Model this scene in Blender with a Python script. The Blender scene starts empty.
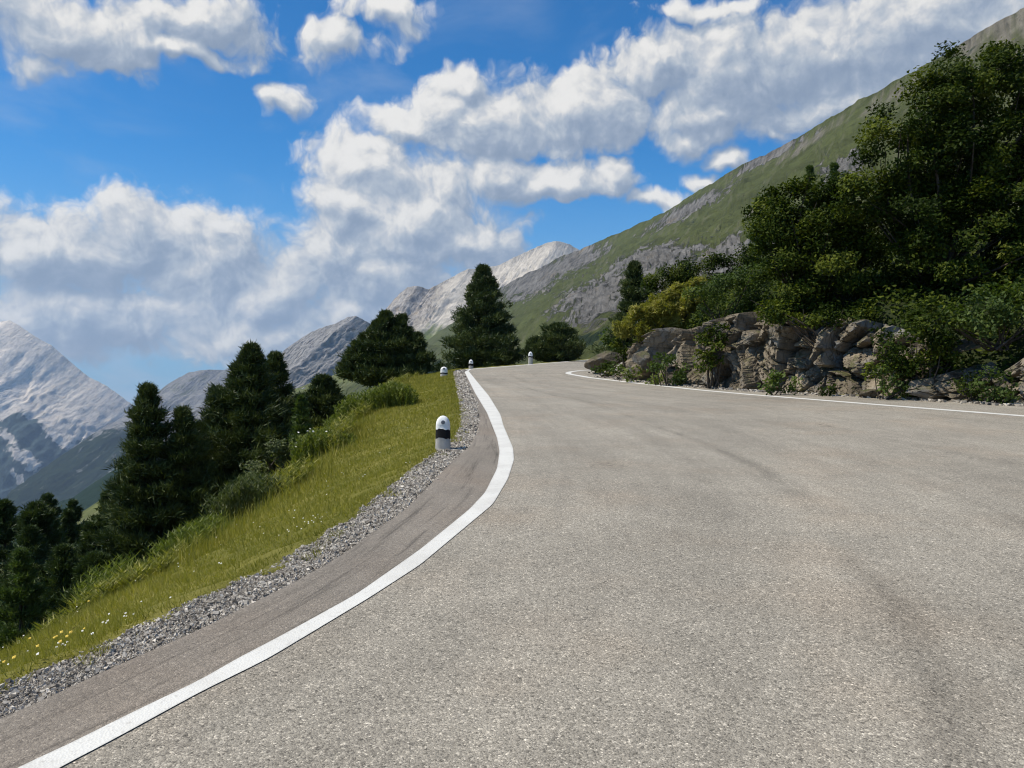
import bpy, bmesh, math, random
import numpy as np
from mathutils import Vector

sc = bpy.context.scene
COL = sc.collection
PI = math.pi
F, CX, CY = 770.0, 512.0, 384.0          # focal length in pixels, image centre
CAM = np.array([0.0, 0.0, 1.2])          # lens 1.2 m above the asphalt
S = 0.048                                # the road climbs at 4.8 %
HOR = CY - F * S                         # where the road plane vanishes (y = 347)
SUN = np.array([-0.62, -0.14, 0.92]); SUN /= np.linalg.norm(SUN)

def P(px, py, d):                         # picture point at depth d
    return np.array([(px - CX) / F * d, d, CAM[2] + (CY - py) / F * d])
def R(px, py):                            # picture point on the road plane -> x, y
    d = CAM[2] * F / (py - HOR)
    return ((px - CX) / F * d, d)

# ------------------------------------------------------------------ noise
def _hash(i, j, k, seed):
    h = (i.astype(np.int64) * 374761393 + j.astype(np.int64) * 668265263 + k.astype(np.int64) * 2147483647 + seed * 974634777) & 0xFFFFFFFF
    h = ((h ^ (h >> 13)) * 1274126177) & 0xFFFFFFFF
    h = ((h ^ (h >> 16)) * 2246822519) & 0xFFFFFFFF
    return (h ^ (h >> 15)) & 0xFFFFFFFF
def noise3(p, seed=0):                    # gradient noise, about -0.7..0.7
    p = np.asarray(p, float); i0 = np.floor(p); f = p - i0
    u = f * f * f * (f * (f * 6 - 15) + 10); out = np.zeros(len(p))
    for a in (0, 1):
        for b in (0, 1):
            for c in (0, 1):
                h = _hash(i0[:, 0] + a, i0[:, 1] + b, i0[:, 2] + c, seed)
                gx = (h & 1023) / 511.5 - 1; gy = ((h >> 10) & 1023) / 511.5 - 1; gz = ((h >> 20) & 1023) / 511.5 - 1
                w = (u[:, 0] if a else 1 - u[:, 0]) * (u[:, 1] if b else 1 - u[:, 1]) * (u[:, 2] if c else 1 - u[:, 2])
                out += w * (gx * (f[:, 0] - a) + gy * (f[:, 1] - b) + gz * (f[:, 2] - c))
    return out
def fbm(p, octv=5, gain=.5, lac=2.03, seed=0, ridged=False):
    p = np.asarray(p, float).copy(); a = 1.0; out = np.zeros(len(p)); tot = 0
    for o in range(octv):
        n = noise3(p, seed + o * 17)
        out += a * ((1 - np.abs(n) * 2.2) - .6 if ridged else n); tot += a
        a *= gain; p = p * lac + 11.3
    return out / tot * (1 if ridged else 1.6)
def sstep(a, b, x):
    t = np.clip((x - a) / (b - a), 0, 1); return t * t * (3 - 2 * t)
def xyz(x, y, z=0):
    x = np.asarray(x, float); return np.stack([x, np.broadcast_to(y, x.shape), np.broadcast_to(z, x.shape)], -1)

# ------------------------------------------------------------------ mesh plumbing
def mk(name, v, faces, mat=None, parent=None, smooth=False, uv=None, attrs=None):
    """one mesh object; faces: list of (M,3)/(M,4) int arrays"""
    me = bpy.data.meshes.new(name); v = np.asarray(v, np.float32)
    faces = [np.asarray(f, np.int32) for f in (faces if isinstance(faces, list) else [faces]) if len(f)]
    idx = np.concatenate([f.ravel() for f in faces]); tot = np.concatenate([np.full(len(f), f.shape[1], np.int32) for f in faces])
    me.vertices.add(len(v)); me.vertices.foreach_set('co', v.ravel())
    me.loops.add(len(idx)); me.loops.foreach_set('vertex_index', idx)
    me.polygons.add(len(tot)); st = np.concatenate([[0], np.cumsum(tot)[:-1]]).astype(np.int32)
    me.polygons.foreach_set('loop_start', st); me.polygons.foreach_set('loop_total', tot)
    me.polygons.foreach_set('use_smooth', np.full(len(tot), smooth))
    if uv is not None:
        l = me.uv_layers.new(name='UVMap'); l.data.foreach_set('uv', np.asarray(uv, np.float32)[idx].ravel())
    for k, a in (attrs or {}).items():
        at = me.attributes.new(k, 'FLOAT', 'POINT'); at.data.foreach_set('value', np.asarray(a, np.float32))
    me.update(calc_edges=True); me.validate()
    if mat: me.materials.append(mat)
    o = bpy.data.objects.new(name, me); COL.objects.link(o)
    if parent: o.parent = parent
    return o
def grid_faces(nr, nc, wrap=False):
    r, c = np.meshgrid(np.arange(nr - 1), np.arange(nc if wrap else nc - 1), indexing='ij'); c2 = (c + 1) % nc
    return np.stack([r * nc + c, r * nc + c2, (r + 1) * nc + c2, (r + 1) * nc + c], -1).reshape(-1, 4)
def tag(o, label=None, cat=None, group=None, kind=None):
    if label: o['label'] = label
    if cat: o['category'] = cat
    if group: o['group'] = group
    if kind: o['kind'] = kind
    return o
def empty(name, loc, label, cat, group=None):
    o = bpy.data.objects.new(name, None); COL.objects.link(o); o.location = loc; o.empty_display_size = .2
    return tag(o, label, cat, group)
class MB:                                  # collects pieces into one mesh
    def __init__(s): s.v = []; s.f3 = []; s.f4 = []; s.n = 0; s.a = []
    def add(s, v, f, a=None):
        v = np.asarray(v, float); f = np.asarray(f) + s.n
        (s.f3 if f.shape[1] == 3 else s.f4).append(f); s.v.append(v); s.n += len(v)
        s.a.append(np.zeros(len(v)) if a is None else np.broadcast_to(a, (len(v),)))
    def tube(s, pts, rad, n=7):
        pts = np.asarray(pts, float); rad = np.broadcast_to(rad, (len(pts),))
        t = np.gradient(pts, axis=0); t /= np.linalg.norm(t, axis=1)[:, None] + 1e-9
        ref = np.where(np.abs(t[:, 2:3]) > .9, [[1., 0, 0]], [[0, 0, 1.]])
        a = np.cross(t, ref); a /= np.linalg.norm(a, axis=1)[:, None] + 1e-9; b = np.cross(t, a)
        th = np.arange(n) / n * 2 * PI
        ring = pts[:, None] + rad[:, None, None] * (a[:, None] * np.cos(th)[None, :, None] + b[:, None] * np.sin(th)[None, :, None])
        s.add(ring.reshape(-1, 3), grid_faces(len(pts), n, True))
    def build(s, name, mat, parent=None, smooth=False, origin=None, attr=None):
        v = np.concatenate(s.v)
        if origin is not None: v = v - np.asarray(origin)
        fs = []
        if s.f3: fs.append(np.concatenate(s.f3))
        if s.f4: fs.append(np.concatenate(s.f4))
        return mk(name, v, fs, mat, parent, smooth, attrs={attr: np.concatenate(s.a)} if attr else None)

# ------------------------------------------------------------------ node plumbing
class NT:
    def __init__(s, tree): s.t = tree
    def n(s, typ, ins=None, **props):
        nd = s.t.nodes.new(typ)
        for k, v in props.items(): setattr(nd, k, v)
        for k, v in (ins or {}).items(): s.set(nd.inputs[k], v)
        return nd
    def set(s, sock, v):
        if isinstance(v, bpy.types.NodeSocket): s.t.links.new(v, sock)
        elif isinstance(v, bpy.types.Node): s.t.links.new(v.outputs[0], sock)
        else:
            if sock.type == 'RGBA' and not hasattr(v, '__len__'): v = (v, v, v, 1)
            if sock.type == 'RGBA' and len(v) == 3: v = (*v, 1)
            sock.default_value = v
    def m(s, op, a, b=0.0, c=None, clamp=False):
        nd = s.t.nodes.new('ShaderNodeMath'); nd.operation = op; nd.use_clamp = clamp
        s.set(nd.inputs[0], a); s.set(nd.inputs[1], b)
        if c is not None: s.set(nd.inputs[2], c)
        return nd.outputs[0]
    def vm(s, op, a, b=None, out=0, scale=None):
        nd = s.t.nodes.new('ShaderNodeVectorMath'); nd.operation = op; s.set(nd.inputs[0], a)
        if b is not None: s.set(nd.inputs[1], b)
        if scale is not None: s.set(nd.inputs['Scale'], scale)
        return nd.outputs[out]
    def ss(s, lo, hi, x):                   # smooth step lo..hi -> 0..1
        nd = s.t.nodes.new('ShaderNodeMapRange'); nd.interpolation_type = 'SMOOTHSTEP'
        s.set(nd.inputs[0], x); s.set(nd.inputs[1], lo); s.set(nd.inputs[2], hi); return nd.outputs[0]
    def mix(s, f, a, b, blend='MIX'):
        nd = s.t.nodes.new('ShaderNodeMix'); nd.data_type = 'RGBA'; nd.blend_type = blend
        s.set(nd.inputs[0], f); s.set(nd.inputs[6], a); s.set(nd.inputs[7], b); return nd.outputs[2]
    def noise(s, vec, scale, detail=4, rough=.55, dist=0, dim='3D'):
        nd = s.n('ShaderNodeTexNoise', {'Vector': vec, 'Scale': scale, 'Detail': detail, 'Roughness': rough, 'Distortion': dist}); nd.noise_dimensions = dim
        return nd.outputs[0]
    def ramp(s, x, stops):
        nd = s.t.nodes.new('ShaderNodeValToRGB'); e = nd.color_ramp.elements
        while len(e) < len(stops): e.new(.5)
        for k, (p, c) in enumerate(stops): e[k].position = p; e[k].color = (*c, 1) if hasattr(c, '__len__') else (c, c, c, 1)
        s.set(nd.inputs[0], x); return nd.outputs[0]
def material(name):
    m = bpy.data.materials.new(name); m.use_nodes = True; m.node_tree.nodes.clear(); t = NT(m.node_tree)
    t.out = t.n('ShaderNodeOutputMaterial'); return m, t
def finish(t, color, rough=.9, spec=.2, normal=None):
    b = t.n('ShaderNodeBsdfPrincipled', {'Base Color': color, 'Roughness': rough, 'Specular IOR Level': spec})
    if normal is not None: t.set(b.inputs['Normal'], normal)
    t.set(t.out.inputs['Surface'], b.outputs[0]); return b
def bump(t, h, strength=.5, dist=.01, normal=None):
    b = t.n('ShaderNodeBump', {'Height': h, 'Strength': strength, 'Distance': dist})
    if normal is not None: t.set(b.inputs['Normal'], normal)
    return b.outputs[0]
def objpos(t): return t.n('ShaderNodeNewGeometry').outputs['Position']
def uvpos(t): return t.n('ShaderNodeTexCoord').outputs['UV']
def scl(t, v, s): return t.vm('MULTIPLY', v, s)

# ================================================================== materials
def mat_asphalt(name, base, dark=False):
    m, t = material(name); p = objpos(t); uv = uvpos(t)
    vo = t.n('ShaderNodeTexVoronoi', {'Vector': p, 'Scale': 190.0}); cell = t.n('ShaderNodeSeparateColor', {0: vo.outputs['Color']}).outputs[0]
    vb = t.n('ShaderNodeTexVoronoi', {'Vector': p, 'Scale': 85.0}); cell2 = t.n('ShaderNodeSeparateColor', {0: vb.outputs['Color']}).outputs[1]
    grain = t.ramp(cell, [(0, .45), (.18, .78), (.5, 1.0), (.88, 1.15), (.95, 1.5), (1, 2.1)])
    g2 = t.ramp(cell2, [(0, .55), (.12, .9), (.88, 1.03), (1, 1.5)])
    big = t.noise(scl(t, p, (.5, .5, .5)), 1.0, 5, .6)
    patch = t.noise(p, 2.6, 4, .6)
    streak = t.noise(scl(t, uv, (1.3, .09, 1)), 1.5, 5, .62, .6)
    fine = t.noise(scl(t, uv, (7, .35, 1)), 1.2, 4, .6, .3)
    f = t.m('MULTIPLY', t.m('ADD', .72, t.m('MULTIPLY', big, .56)), t.m('ADD', .72, t.m('MULTIPLY', streak, .56)))
    f = t.m('MULTIPLY', f, t.m('ADD', .82, t.m('MULTIPLY', patch, .36)))
    f = t.m('MULTIPLY', f, t.m('ADD', .86, t.m('MULTIPLY', fine, .28)))
    if not dark:                            # tyre marks and an oily seam that follow the bend
        s = t.n('ShaderNodeSeparateXYZ', {0: uv}); wob = t.m('MULTIPLY', t.m('SUBTRACT', t.noise(scl(t, uv, (.15, .25, 1)), 1.0, 3), .5), .5)
        u = t.m('ADD', s.outputs[0], wob)
        for c, w, k in ((1.92, .14, .28), (2.9, .30, .16), (4.3, .22, .15), (6.2, .3, .2)):
            d = t.m('ABSOLUTE', t.m('SUBTRACT', u, c)); band = t.m('SUBTRACT', 1.0, t.ss(.0, w, d))
            brk = t.ss(.38, .68, t.noise(scl(t, uv, (2.2, .5, 1)), 1.3, 4, .65))
            f = t.m('MULTIPLY', f, t.m('SUBTRACT', 1.0, t.m('MULTIPLY', t.m('MULTIPLY', band, brk), k)))
        crackd = t.n('ShaderNodeTexVoronoi', {'Vector': t.vm('ADD', scl(t, p, (.33, .22, .3)), t.vm('SCALE', t.n('ShaderNodeTexNoise', {'Vector': p, 'Scale': 1.3, 'Detail': 4}).outputs['Color'], scale=.35)), 'Scale': 1.0}, feature='DISTANCE_TO_EDGE').outputs['Distance']
        cr = t.m('MULTIPLY', t.m('SUBTRACT', 1.0, t.ss(.0, .006, crackd)), t.ss(.5, .7, t.noise(p, .35, 3)))
        f = t.m('MULTIPLY', f, t.m('SUBTRACT', 1.0, t.m('MULTIPLY', cr, .45)))
    else:
        f = t.m('MULTIPLY', f, t.m('SUBTRACT', 1.0, t.m('MULTIPLY', t.ss(.5, .72, t.noise(scl(t, uv, (3.2, .3, 1)), 2.0, 5, .65, .4)), .55)))
    mixw = .55 if dark else 1.0
    g = t.m('ADD', 1 - mixw, t.m('MULTIPLY', t.m('MULTIPLY', grain, g2), mixw))
    col = t.vm('SCALE', base, scale=t.m('MULTIPLY', f, g))
    tint = t.mix(t.m('MULTIPLY', t.ss(.45, .75, t.noise(p, .9, 3)), .5), col, t.vm('MULTIPLY', col, (1.06, .97, .90)))
    h = t.m('ADD', t.m('MULTIPLY', vo.outputs['Distance'], -1.0), t.m('MULTIPLY', vb.outputs['Distance'], -.7))
    finish(t, tint, .82, .25, bump(t, h, .5, .004)); return m
M_ROAD = mat_asphalt('asphalt', (.300, .270, .219))
M_SHOULDER = mat_asphalt('worn_asphalt', (.228, .199, .163), True)

def mat_paint():
    m, t = material('road_paint'); p = objpos(t); uv = uvpos(t)
    worn = t.ss(.57, .66, t.noise(p, 34, 5, .7)); s = t.n('ShaderNodeSeparateXYZ', {0: uv})
    edge = t.m('ABSOLUTE', t.m('SUBTRACT', s.outputs[0], .5))
    edge = t.ss(.40, .5, t.m('ADD', edge, t.m('MULTIPLY', t.m('SUBTRACT', t.noise(p, 26, 5, .7), .5), .42)))
    vo = t.n('ShaderNodeTexVoronoi', {'Vector': p, 'Scale': 120.0})
    dirty = t.noise(p, 3.0, 5, .6)
    white = t.mix(t.ss(.35, .8, dirty), (.69, .675, .62), (.58, .56, .51))
    col = t.mix(t.m('MAXIMUM', t.m('MULTIPLY', worn, .34), t.m('MULTIPLY', edge, .30)), white, (.30, .27, .23))
    finish(t, col, .6, .3, bump(t, vo.outputs['Distance'], .35, .004)); return m
M_PAINT = mat_paint()

def mat_gravelbed():
    m, t = material('gravel_bed'); p = objpos(t)
    vo = t.n('ShaderNodeTexVoronoi', {'Vector': p, 'Scale': 95.0}); c = t.n('ShaderNodeSeparateColor', {0: vo.outputs['Color']}).outputs[0]
    col = t.ramp(c, [(0, (.10, .085, .07)), (.4, (.24, .21, .175)), (.8, (.36, .325, .28)), (1, (.55, .51, .46))])
    dirt = t.ss(.35, .7, t.noise(p, 3, 5, .6)); col = t.mix(t.m('MULTIPLY', dirt, .5), col, (.12, .10, .08))
    finish(t, col, .95, .15, bump(t, vo.outputs['Distance'], -.9 if False else .9, .02)); return m
M_GBED = mat_gravelbed()
def mat_stone(name, dark, mid, light):
    m, t = material(name); g = t.n('ShaderNodeNewGeometry'); p = g.outputs['Position']
    r = g.outputs['Random Per Island']
    col = t.ramp(r, [(0, dark), (.35, mid), (.8, light), (1, tuple(min(1, c * 1.5) for c in light))])
    col = t.vm('SCALE', col, scale=t.m('ADD', .75, t.m('MULTIPLY', t.noise(p, 60, 3), .5)))
    finish(t, col, .9, .2); return m
M_GRAVEL = mat_stone('gravel_stone', (.125, .108, .088), (.265, .235, .195), (.46, .42, .36))

def mat_soil():
    m, t = material('meadow_soil'); p = objpos(t)
    n = t.noise(p, .8, 6, .6); n2 = t.noise(p, 9, 5, .65)
    col = t.mix(t.ss(.35, .65, n), (.12, .118, .024), (.18, .165, .04))
    col = t.mix(t.m('MULTIPLY', t.ss(.5, .75, n2), .6), col, (.07, .075, .016))
    col = t.mix(t.ss(.0, 1.0, t.n('ShaderNodeAttribute', attribute_name='wood').outputs['Fac']), col, (.028, .036, .014))
    finish(t, col, .95, .1, bump(t, n2, .8, .06)); return m
M_SOIL = mat_soil()

def mat_leaf(name, stops, trans=.3, tcol=None, spec=.25):
    """leaves: colour varies leaf by leaf and clump by clump (attribute tint)"""
    m, t = material(name); g = t.n('ShaderNodeNewGeometry'); r = g.outputs['Random Per Island']
    a = t.n('ShaderNodeAttribute', attribute_name='tint').outputs['Fac']
    x = t.m('ADD', t.m('MULTIPLY', r, .45), t.m('MULTIPLY', a, .55), clamp=True)
    col = t.ramp(x, stops)
    b = t.n('ShaderNodeBsdfPrincipled', {'Base Color': col, 'Roughness': .55, 'Specular IOR Level': spec})
    tr = t.n('ShaderNodeBsdfTranslucent', {'Color': t.vm('MULTIPLY', col, tcol or (1.5, 1.6, .6))})
    mx = t.n('ShaderNodeMixShader', {0: trans, 1: b.outputs[0], 2: tr.outputs[0]})
    t.set(t.out.inputs['Surface'], mx.outputs[0]); return m
M_PINE = mat_leaf('pine_needles', [(0, (.016, .029, .010)), (.5, (.041, .062, .018)), (1, (.115, .138, .042))], .12)
M_PINE_PALE = mat_leaf('green_pine_needles', [(0, (.018, .034, .011)), (.5, (.040, .064, .018)), (1, (.085, .112, .034))], .15)
M_SPRUCE = mat_leaf('light_needles', [(0, (.030, .054, .014)), (.5, (.058, .092, .022)), (1, (.115, .155, .040))], .25)
M_ALDER = mat_leaf('alder_leaves', [(0, (.009, .019, .003)), (.42, (.033, .053, .007)), (1, (.155, .178, .022))], .25, None, .08)
M_SHRUB = mat_leaf('shrub_leaves', [(0, (.032, .055, .012)), (.5, (.062, .098, .018)), (1, (.125, .165, .030))], .3)
M_YGRASS = mat_leaf('dry_grass', [(0, (.13, .135, .020)), (.5, (.23, .22, .038)), (1, (.36, .31, .08))], .4)
M_SAGE = mat_leaf('sage_leaves', [(0, (.050, .066, .020)), (.5, (.085, .105, .033)), (1, (.14, .16, .055))], .25)
M_HERB = mat_leaf('tall_herb_leaves', [(0, (.066, .092, .015)), (.5, (.135, .165, .027)), (1, (.225, .245, .052))], .3)
M_WEED = mat_leaf('weed_leaves', [(0, (.10, .115, .018)), (.45, (.195, .20, .034)), (1, (.37, .33, .10))], .3)
M_GRASS = mat_leaf('grass_blades', [(0, (.125, .118, .017)), (.3, (.212, .200, .032)), (.7, (.318, .285, .060)), (1, (.47, .39, .145))], .3)

def mat_bark():
    m, t = material('bark'); p = objpos(t)
    n = t.noise(scl(t, p, (9, 9, 2)), 1.5, 5, .6)
    finish(t, t.ramp(n, [(.3, (.035, .027, .02)), (.7, (.11, .09, .07))]), .95, .1, bump(t, n, .8, .03)); return m
M_BARK = mat_bark()

def mat_rock():
    m, t = material('outcrop_rock'); p = objpos(t); g = t.n('ShaderNodeNewGeometry')
    n = t.noise(p, .9, 6, .62); n2 = t.noise(p, 5.5, 7, .68); n3 = t.noise(p, 26, 4, .7)
    col = t.ramp(n, [(.3, (.145, .120, .086)), (.5, (.255, .211, .152)), (.7, (.37, .307, .225))])
    tone = t.n('ShaderNodeAttribute', attribute_name='tone').outputs['Fac']; col = t.mix(t.ss(.5, .66, t.noise(p, 1.7, 4, .6)), col, (.25, .238, .215)); col = t.vm('SCALE', col, scale=t.m('ADD', .62, t.m('MULTIPLY', tone, .85)))
    col = t.vm('SCALE', col, scale=t.m('ADD', .40, t.m('ADD', t.m('MULTIPLY', n2, .75), t.m('MULTIPLY', n3, .35))))
    lich = t.ss(.60, .68, t.noise(p, 8.5, 5, .7)); col = t.mix(t.m('MULTIPLY', lich, .5), col, (.085, .09, .04))
    pale = t.ss(.63, .70, t.noise(t.vm('ADD', p, (9, 3, 1)), 4.2, 5, .7)); col = t.mix(t.m('MULTIPLY', pale, .55), col, (.40, .37, .32))
    up = t.n('ShaderNodeSeparateXYZ', {0: g.outputs['Normal']}).outputs[2]
    moss = t.m('MULTIPLY', t.ss(.55, .9, up), t.ss(.45, .6, t.noise(p, 3.1, 5, .65))); col = t.mix(t.m('MULTIPLY', moss, .8), col, (.085, .095, .03))
    vein = t.n('ShaderNodeTexVoronoi', {'Vector': t.vm('ADD', scl(t, p, (1, 1, .55)), t.vm('SCALE', t.n('ShaderNodeTexNoise', {'Vector': p, 'Scale': 3.0, 'Detail': 5}).outputs['Color'], scale=.35)), 'Scale': 2.6}, feature='DISTANCE_TO_EDGE').outputs['Distance']
    crk = t.m('SUBTRACT', 1.0, t.ss(.0, .035, vein))
    h = t.m('ADD', t.m('MULTIPLY', n2, .8), t.m('ADD', t.m('MULTIPLY', n3, .25), t.m('MULTIPLY', crk, -.25)))
    finish(t, t.mix(t.m('MULTIPLY', crk, .35), col, (.07, .06, .05)), .92, .15, bump(t, h, 1.0, .12)); return m
M_ROCK = mat_rock()

def mat_mountain(name, rock, scree, grass, forest=(.022, .034, .018), lo=0, hi=1, soft=.12, streak=(1., 1.), bd=14.):
    """rock on steep and cliff-marked ground, scree fans running downhill, turf and wood lower down (attributes cliff, green, wood)"""
    m, t = material(name); g = t.n('ShaderNodeNewGeometry'); p = g.outputs['Position']; uv = uvpos(t)
    at = lambda k: t.n('ShaderNodeAttribute', attribute_name=k).outputs['Fac']
    n1 = t.noise(scl(t, p, (.004,) * 3), 1.0, 8, .62); n2 = t.noise(scl(t, p, (.022,) * 3), 1.0, 8, .66)
    st = t.noise(scl(t, uv, (.020 * streak[0], .0026 * streak[1], 1)), 1.0, 7, .62, .5)
    st2 = t.noise(scl(t, uv, (.07 * streak[0], .012 * streak[1], 1)), 1.0, 6, .62, .4)
    strata = t.noise(scl(t, uv, (.006, .05, 1)), 1.0, 6, .6, .6)
    n3 = t.noise(scl(t, p, (.075,) * 3), 1.0, 6, .7); N2 = t.ss(.33, .67, n2); S2 = t.ss(.36, .64, st2); N3 = t.ss(.33, .67, n3)
    rk = t.vm('SCALE', rock, scale=t.m('ADD', .22, t.m('ADD', t.m('MULTIPLY', N2, .55), t.m('ADD', t.m('MULTIPLY', S2, .50), t.m('ADD', t.m('MULTIPLY', N3, .35), t.m('MULTIPLY', t.m('SUBTRACT', strata, .5), .9))))))
    rk = t.mix(t.ss(.55, .72, t.noise(scl(t, p, (.009,) * 3), 1.0, 5, .6)), rk, t.vm('MULTIPLY', rk, (1.22, 1.08, .88)))
    sr = t.vm('SCALE', scree, scale=t.m('ADD', .55, t.m('ADD', t.m('MULTIPLY', S2, .40), t.m('ADD', t.m('MULTIPLY', N2, .25), t.m('MULTIPLY', N3, .2)))))
    gr = t.vm('SCALE', grass, scale=t.m('ADD', .42, t.m('ADD', t.m('MULTIPLY', N2, .45), t.m('ADD', t.m('MULTIPLY', n1, .4), t.m('MULTIPLY', N3, .3)))))
    gr = t.mix(t.m('MULTIPLY', t.ss(.48, .62, t.noise(scl(t, p, (.011,) * 3), 1.0, 7, .7)), .6), gr, tuple(c * .45 for c in grass))
    gr = t.mix(t.m('MULTIPLY', t.ss(.52, .64, t.noise(scl(t, uv, (.03, .006, 1)), 1.0, 6, .65, .4)), .55), gr, tuple(a * .5 + b * .55 for a, b in zip(scree, grass)))
    fo = t.vm('SCALE', forest, scale=t.m('ADD', .4, t.m('MULTIPLY', t.noise(scl(t, p, (.05,) * 3), 1.0, 5, .7), 1.2)))
    bare = t.ss(.5 - soft, .5 + soft, t.m('ADD', t.m('MULTIPLY', t.m('SUBTRACT', st, .5), 1.1), t.m('ADD', t.m('MULTIPLY', t.m('SUBTRACT', n1, .5), .8), t.m('SUBTRACT', 1.0, at('green')))))
    col = t.mix(bare, gr, sr)
    cl = t.ss(.40, .60, t.m('ADD', at('cliff'), t.m('ADD', t.m('MULTIPLY', t.m('SUBTRACT', n2, .5), 1.7), t.m('MULTIPLY', t.m('SUBTRACT', st2, .5), 1.3))))
    col = t.mix(cl, col, rk)
    wd = t.ss(.36, .64, t.m('ADD', at('wood'), t.m('ADD', t.m('MULTIPLY', t.m('SUBTRACT', n2, .5), 1.3), t.m('MULTIPLY', t.m('SUBTRACT', st, .5), 2.2))))
    col = t.mix(wd, col, fo)
    h = t.m('ADD', t.m('MULTIPLY', n2, 1.0), t.m('ADD', t.m('MULTIPLY', st2, .6), t.m('MULTIPLY', strata, t.m('MULTIPLY', cl, .5))))
    finish(t, col, .95, .05, bump(t, h, .9, bd)); return m

# ================================================================== world: daylight sky with cumulus
def build_world():
    w = bpy.data.worlds.new('World'); sc.world = w; w.use_nodes = True; w.node_tree.nodes.clear(); t = NT(w.node_tree)
    out = t.n('ShaderNodeOutputWorld'); bg = t.n('ShaderNodeBackground', {'Strength': .1})
    t.set(out.inputs[0], bg.outputs[0])
    sky = t.n('ShaderNodeTexSky'); sky.sky_type = 'NISHITA'; sky.sun_disc = False
    sky.sun_elevation = math.asin(SUN[2]); sky.sun_rotation = math.atan2(SUN[0], SUN[1]); sky.altitude = 2000; sky.air_density = 1.0; sky.dust_density = .6; sky.ozone_density = 2.5
    d = t.vm('NORMALIZE', t.n('ShaderNodeTexCoord').outputs['Generated']); s = t.n('ShaderNodeSeparateXYZ', {0: d})
    az = t.m('MULTIPLY', t.m('ARCTAN2', s.outputs[0], s.outputs[1]), F); el = t.m('MULTIPLY', t.m('ARCSINE', s.outputs[2]), F)
    q = t.n('ShaderNodeCombineXYZ', {0: az, 1: el}).outputs[0]
    def AE(px, py):
        a = math.atan((px - CX) / F); e = math.atan((CY - py) / F * math.cos(a)); return a * F, e * F, math.cos(a) ** 1.6
    #        px   py   rx   ry   weight
    cum = [(55, 250, 120, 58, 1), (150, 238, 85, 48, 1), (215, 262, 85, 58, 1), (-60, 240, 110, 60, 1), (275, 290, 75, 52, 1), (335, 318, 85, 38, .95),
           (90, 318, 190, 44, .72), (240, 338, 150, 32, .62), (-120, 330, 160, 55, .7),
           (362, 172, 58, 50, 1), (345, 205, 48, 50, .95), (405, 222, 85, 58, 1), (465, 245, 78, 36, 1), (385, 280, 105, 48, .9), (330, 255, 52, 48, .9), (445, 190, 60, 40, .8),
           (405, 128, 60, 26, .8), (480, 118, 95, 40, .95), (470, 82, 42, 22, .75), (575, 112, 95, 44, 1), (560, 180, 72, 22, .95), (505, 176, 50, 26, .9), (610, 172, 24, 18, .8),
           (660, 62, 62, 36, .95), (740, 78, 100, 58, 1), (830, 62, 120, 60, 1), (930, 30, 150, 55, 1), (700, 118, 62, 34, .9), (690, 142, 30, 20, .8), (820, 110, 110, 36, .8), (1080, 0, 140, 60, 1),
           (60, 28, 150, 36, .9), (190, 22, 100, 28, .8), (170, 50, 95, 13, .9), (40, 60, 40, 18, .5), (385, 12, 52, 16, .7), (340, 42, 45, 18, .55), (284, 98, 24, 12, .40),
           (728, 166, 26, 16, 1), (704, 184, 18, 9, .8), (655, 200, 34, 9, .55), (778, 133, 12, 10, .8), (705, 8, 60, 9, .42), (880, 250, 60, 30, .6)]
    for k in range(16):                      # clouds outside the picture, so the sky lights the place evenly all round
        rn = random.Random(k); cum.append((None, rn.uniform(-PI, PI), rn.uniform(.25, 1.2), rn.uniform(.16, .35), .9))
    g = bpy.data.node_groups.new('cloud_field', 'ShaderNodeTree'); gi = NT(g)
    g.interface.new_socket('P', in_out='INPUT', socket_type='NodeSocketVector'); g.interface.new_socket('D', in_out='OUTPUT', socket_type='NodeSocketFloat')
    i = g.nodes.new('NodeGroupInput'); o = g.nodes.new('NodeGroupOutput'); p0 = i.outputs[0]
    wv = gi.n('ShaderNodeTexNoise', {'Vector': gi.vm('SCALE', p0, scale=1 / 70.), 'Scale': 1.0, 'Detail': 3.0, 'Roughness': .6}, noise_dimensions='2D').outputs['Color']
    p = gi.vm('ADD', p0, gi.vm('SCALE', gi.vm('SUBTRACT', wv, (.5, .5, .5)), scale=40.))
    tot = None
    for c in cum:
        if c[0] is None:
            if abs(c[1]) < .95 and c[2] < .75: continue
            x, y, k, rx, ry, wt = c[1] * F, c[2] * F, 1, c[3] * F, c[3] * F * .5, c[4]
        else:
            (x, y, k), rx, ry, wt = AE(c[0], c[1]), c[2], c[3], c[4]
        l = gi.vm('LENGTH', gi.vm('MULTIPLY', gi.vm('SUBTRACT', p, (x, y, 0)), (1 / (rx * k * 1.12), 1 / (ry * k * 1.12), 0)), out=1)
        v = gi.m('MULTIPLY', gi.m('SUBTRACT', 1.0, l), wt)
        tot = v if tot is None else gi.m('SMOOTH_MAX', tot, v, .12)
    macro = gi.m('MULTIPLY', gi.m('ADD', gi.m('MAXIMUM', tot, -1.2), .06), 1.15)
    vo = gi.n('ShaderNodeTexVoronoi', {'Vector': gi.vm('SCALE', p, scale=1 / 46.), 'Scale': 1.0, 'Detail': 3.0, 'Roughness': .55, 'Lacunarity': 2.2}, feature='F1', voronoi_dimensions='2D').outputs['Distance']
    fb = gi.noise(gi.vm('SCALE', p, scale=1 / 85.), 1.0, 8, .63, dim='2D')
    det = gi.m('ADD', gi.m('MULTIPLY', gi.m('SUBTRACT', .44, vo), .40), gi.m('MULTIPLY', gi.m('SUBTRACT', fb, .5), .95))
    gi.set(o.inputs[0], gi.m('ADD', macro, det))
    def field(vec):
        nd = t.n('ShaderNodeGroup', node_tree=g); t.set(nd.inputs[0], vec); return nd.outputs[0]
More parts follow.
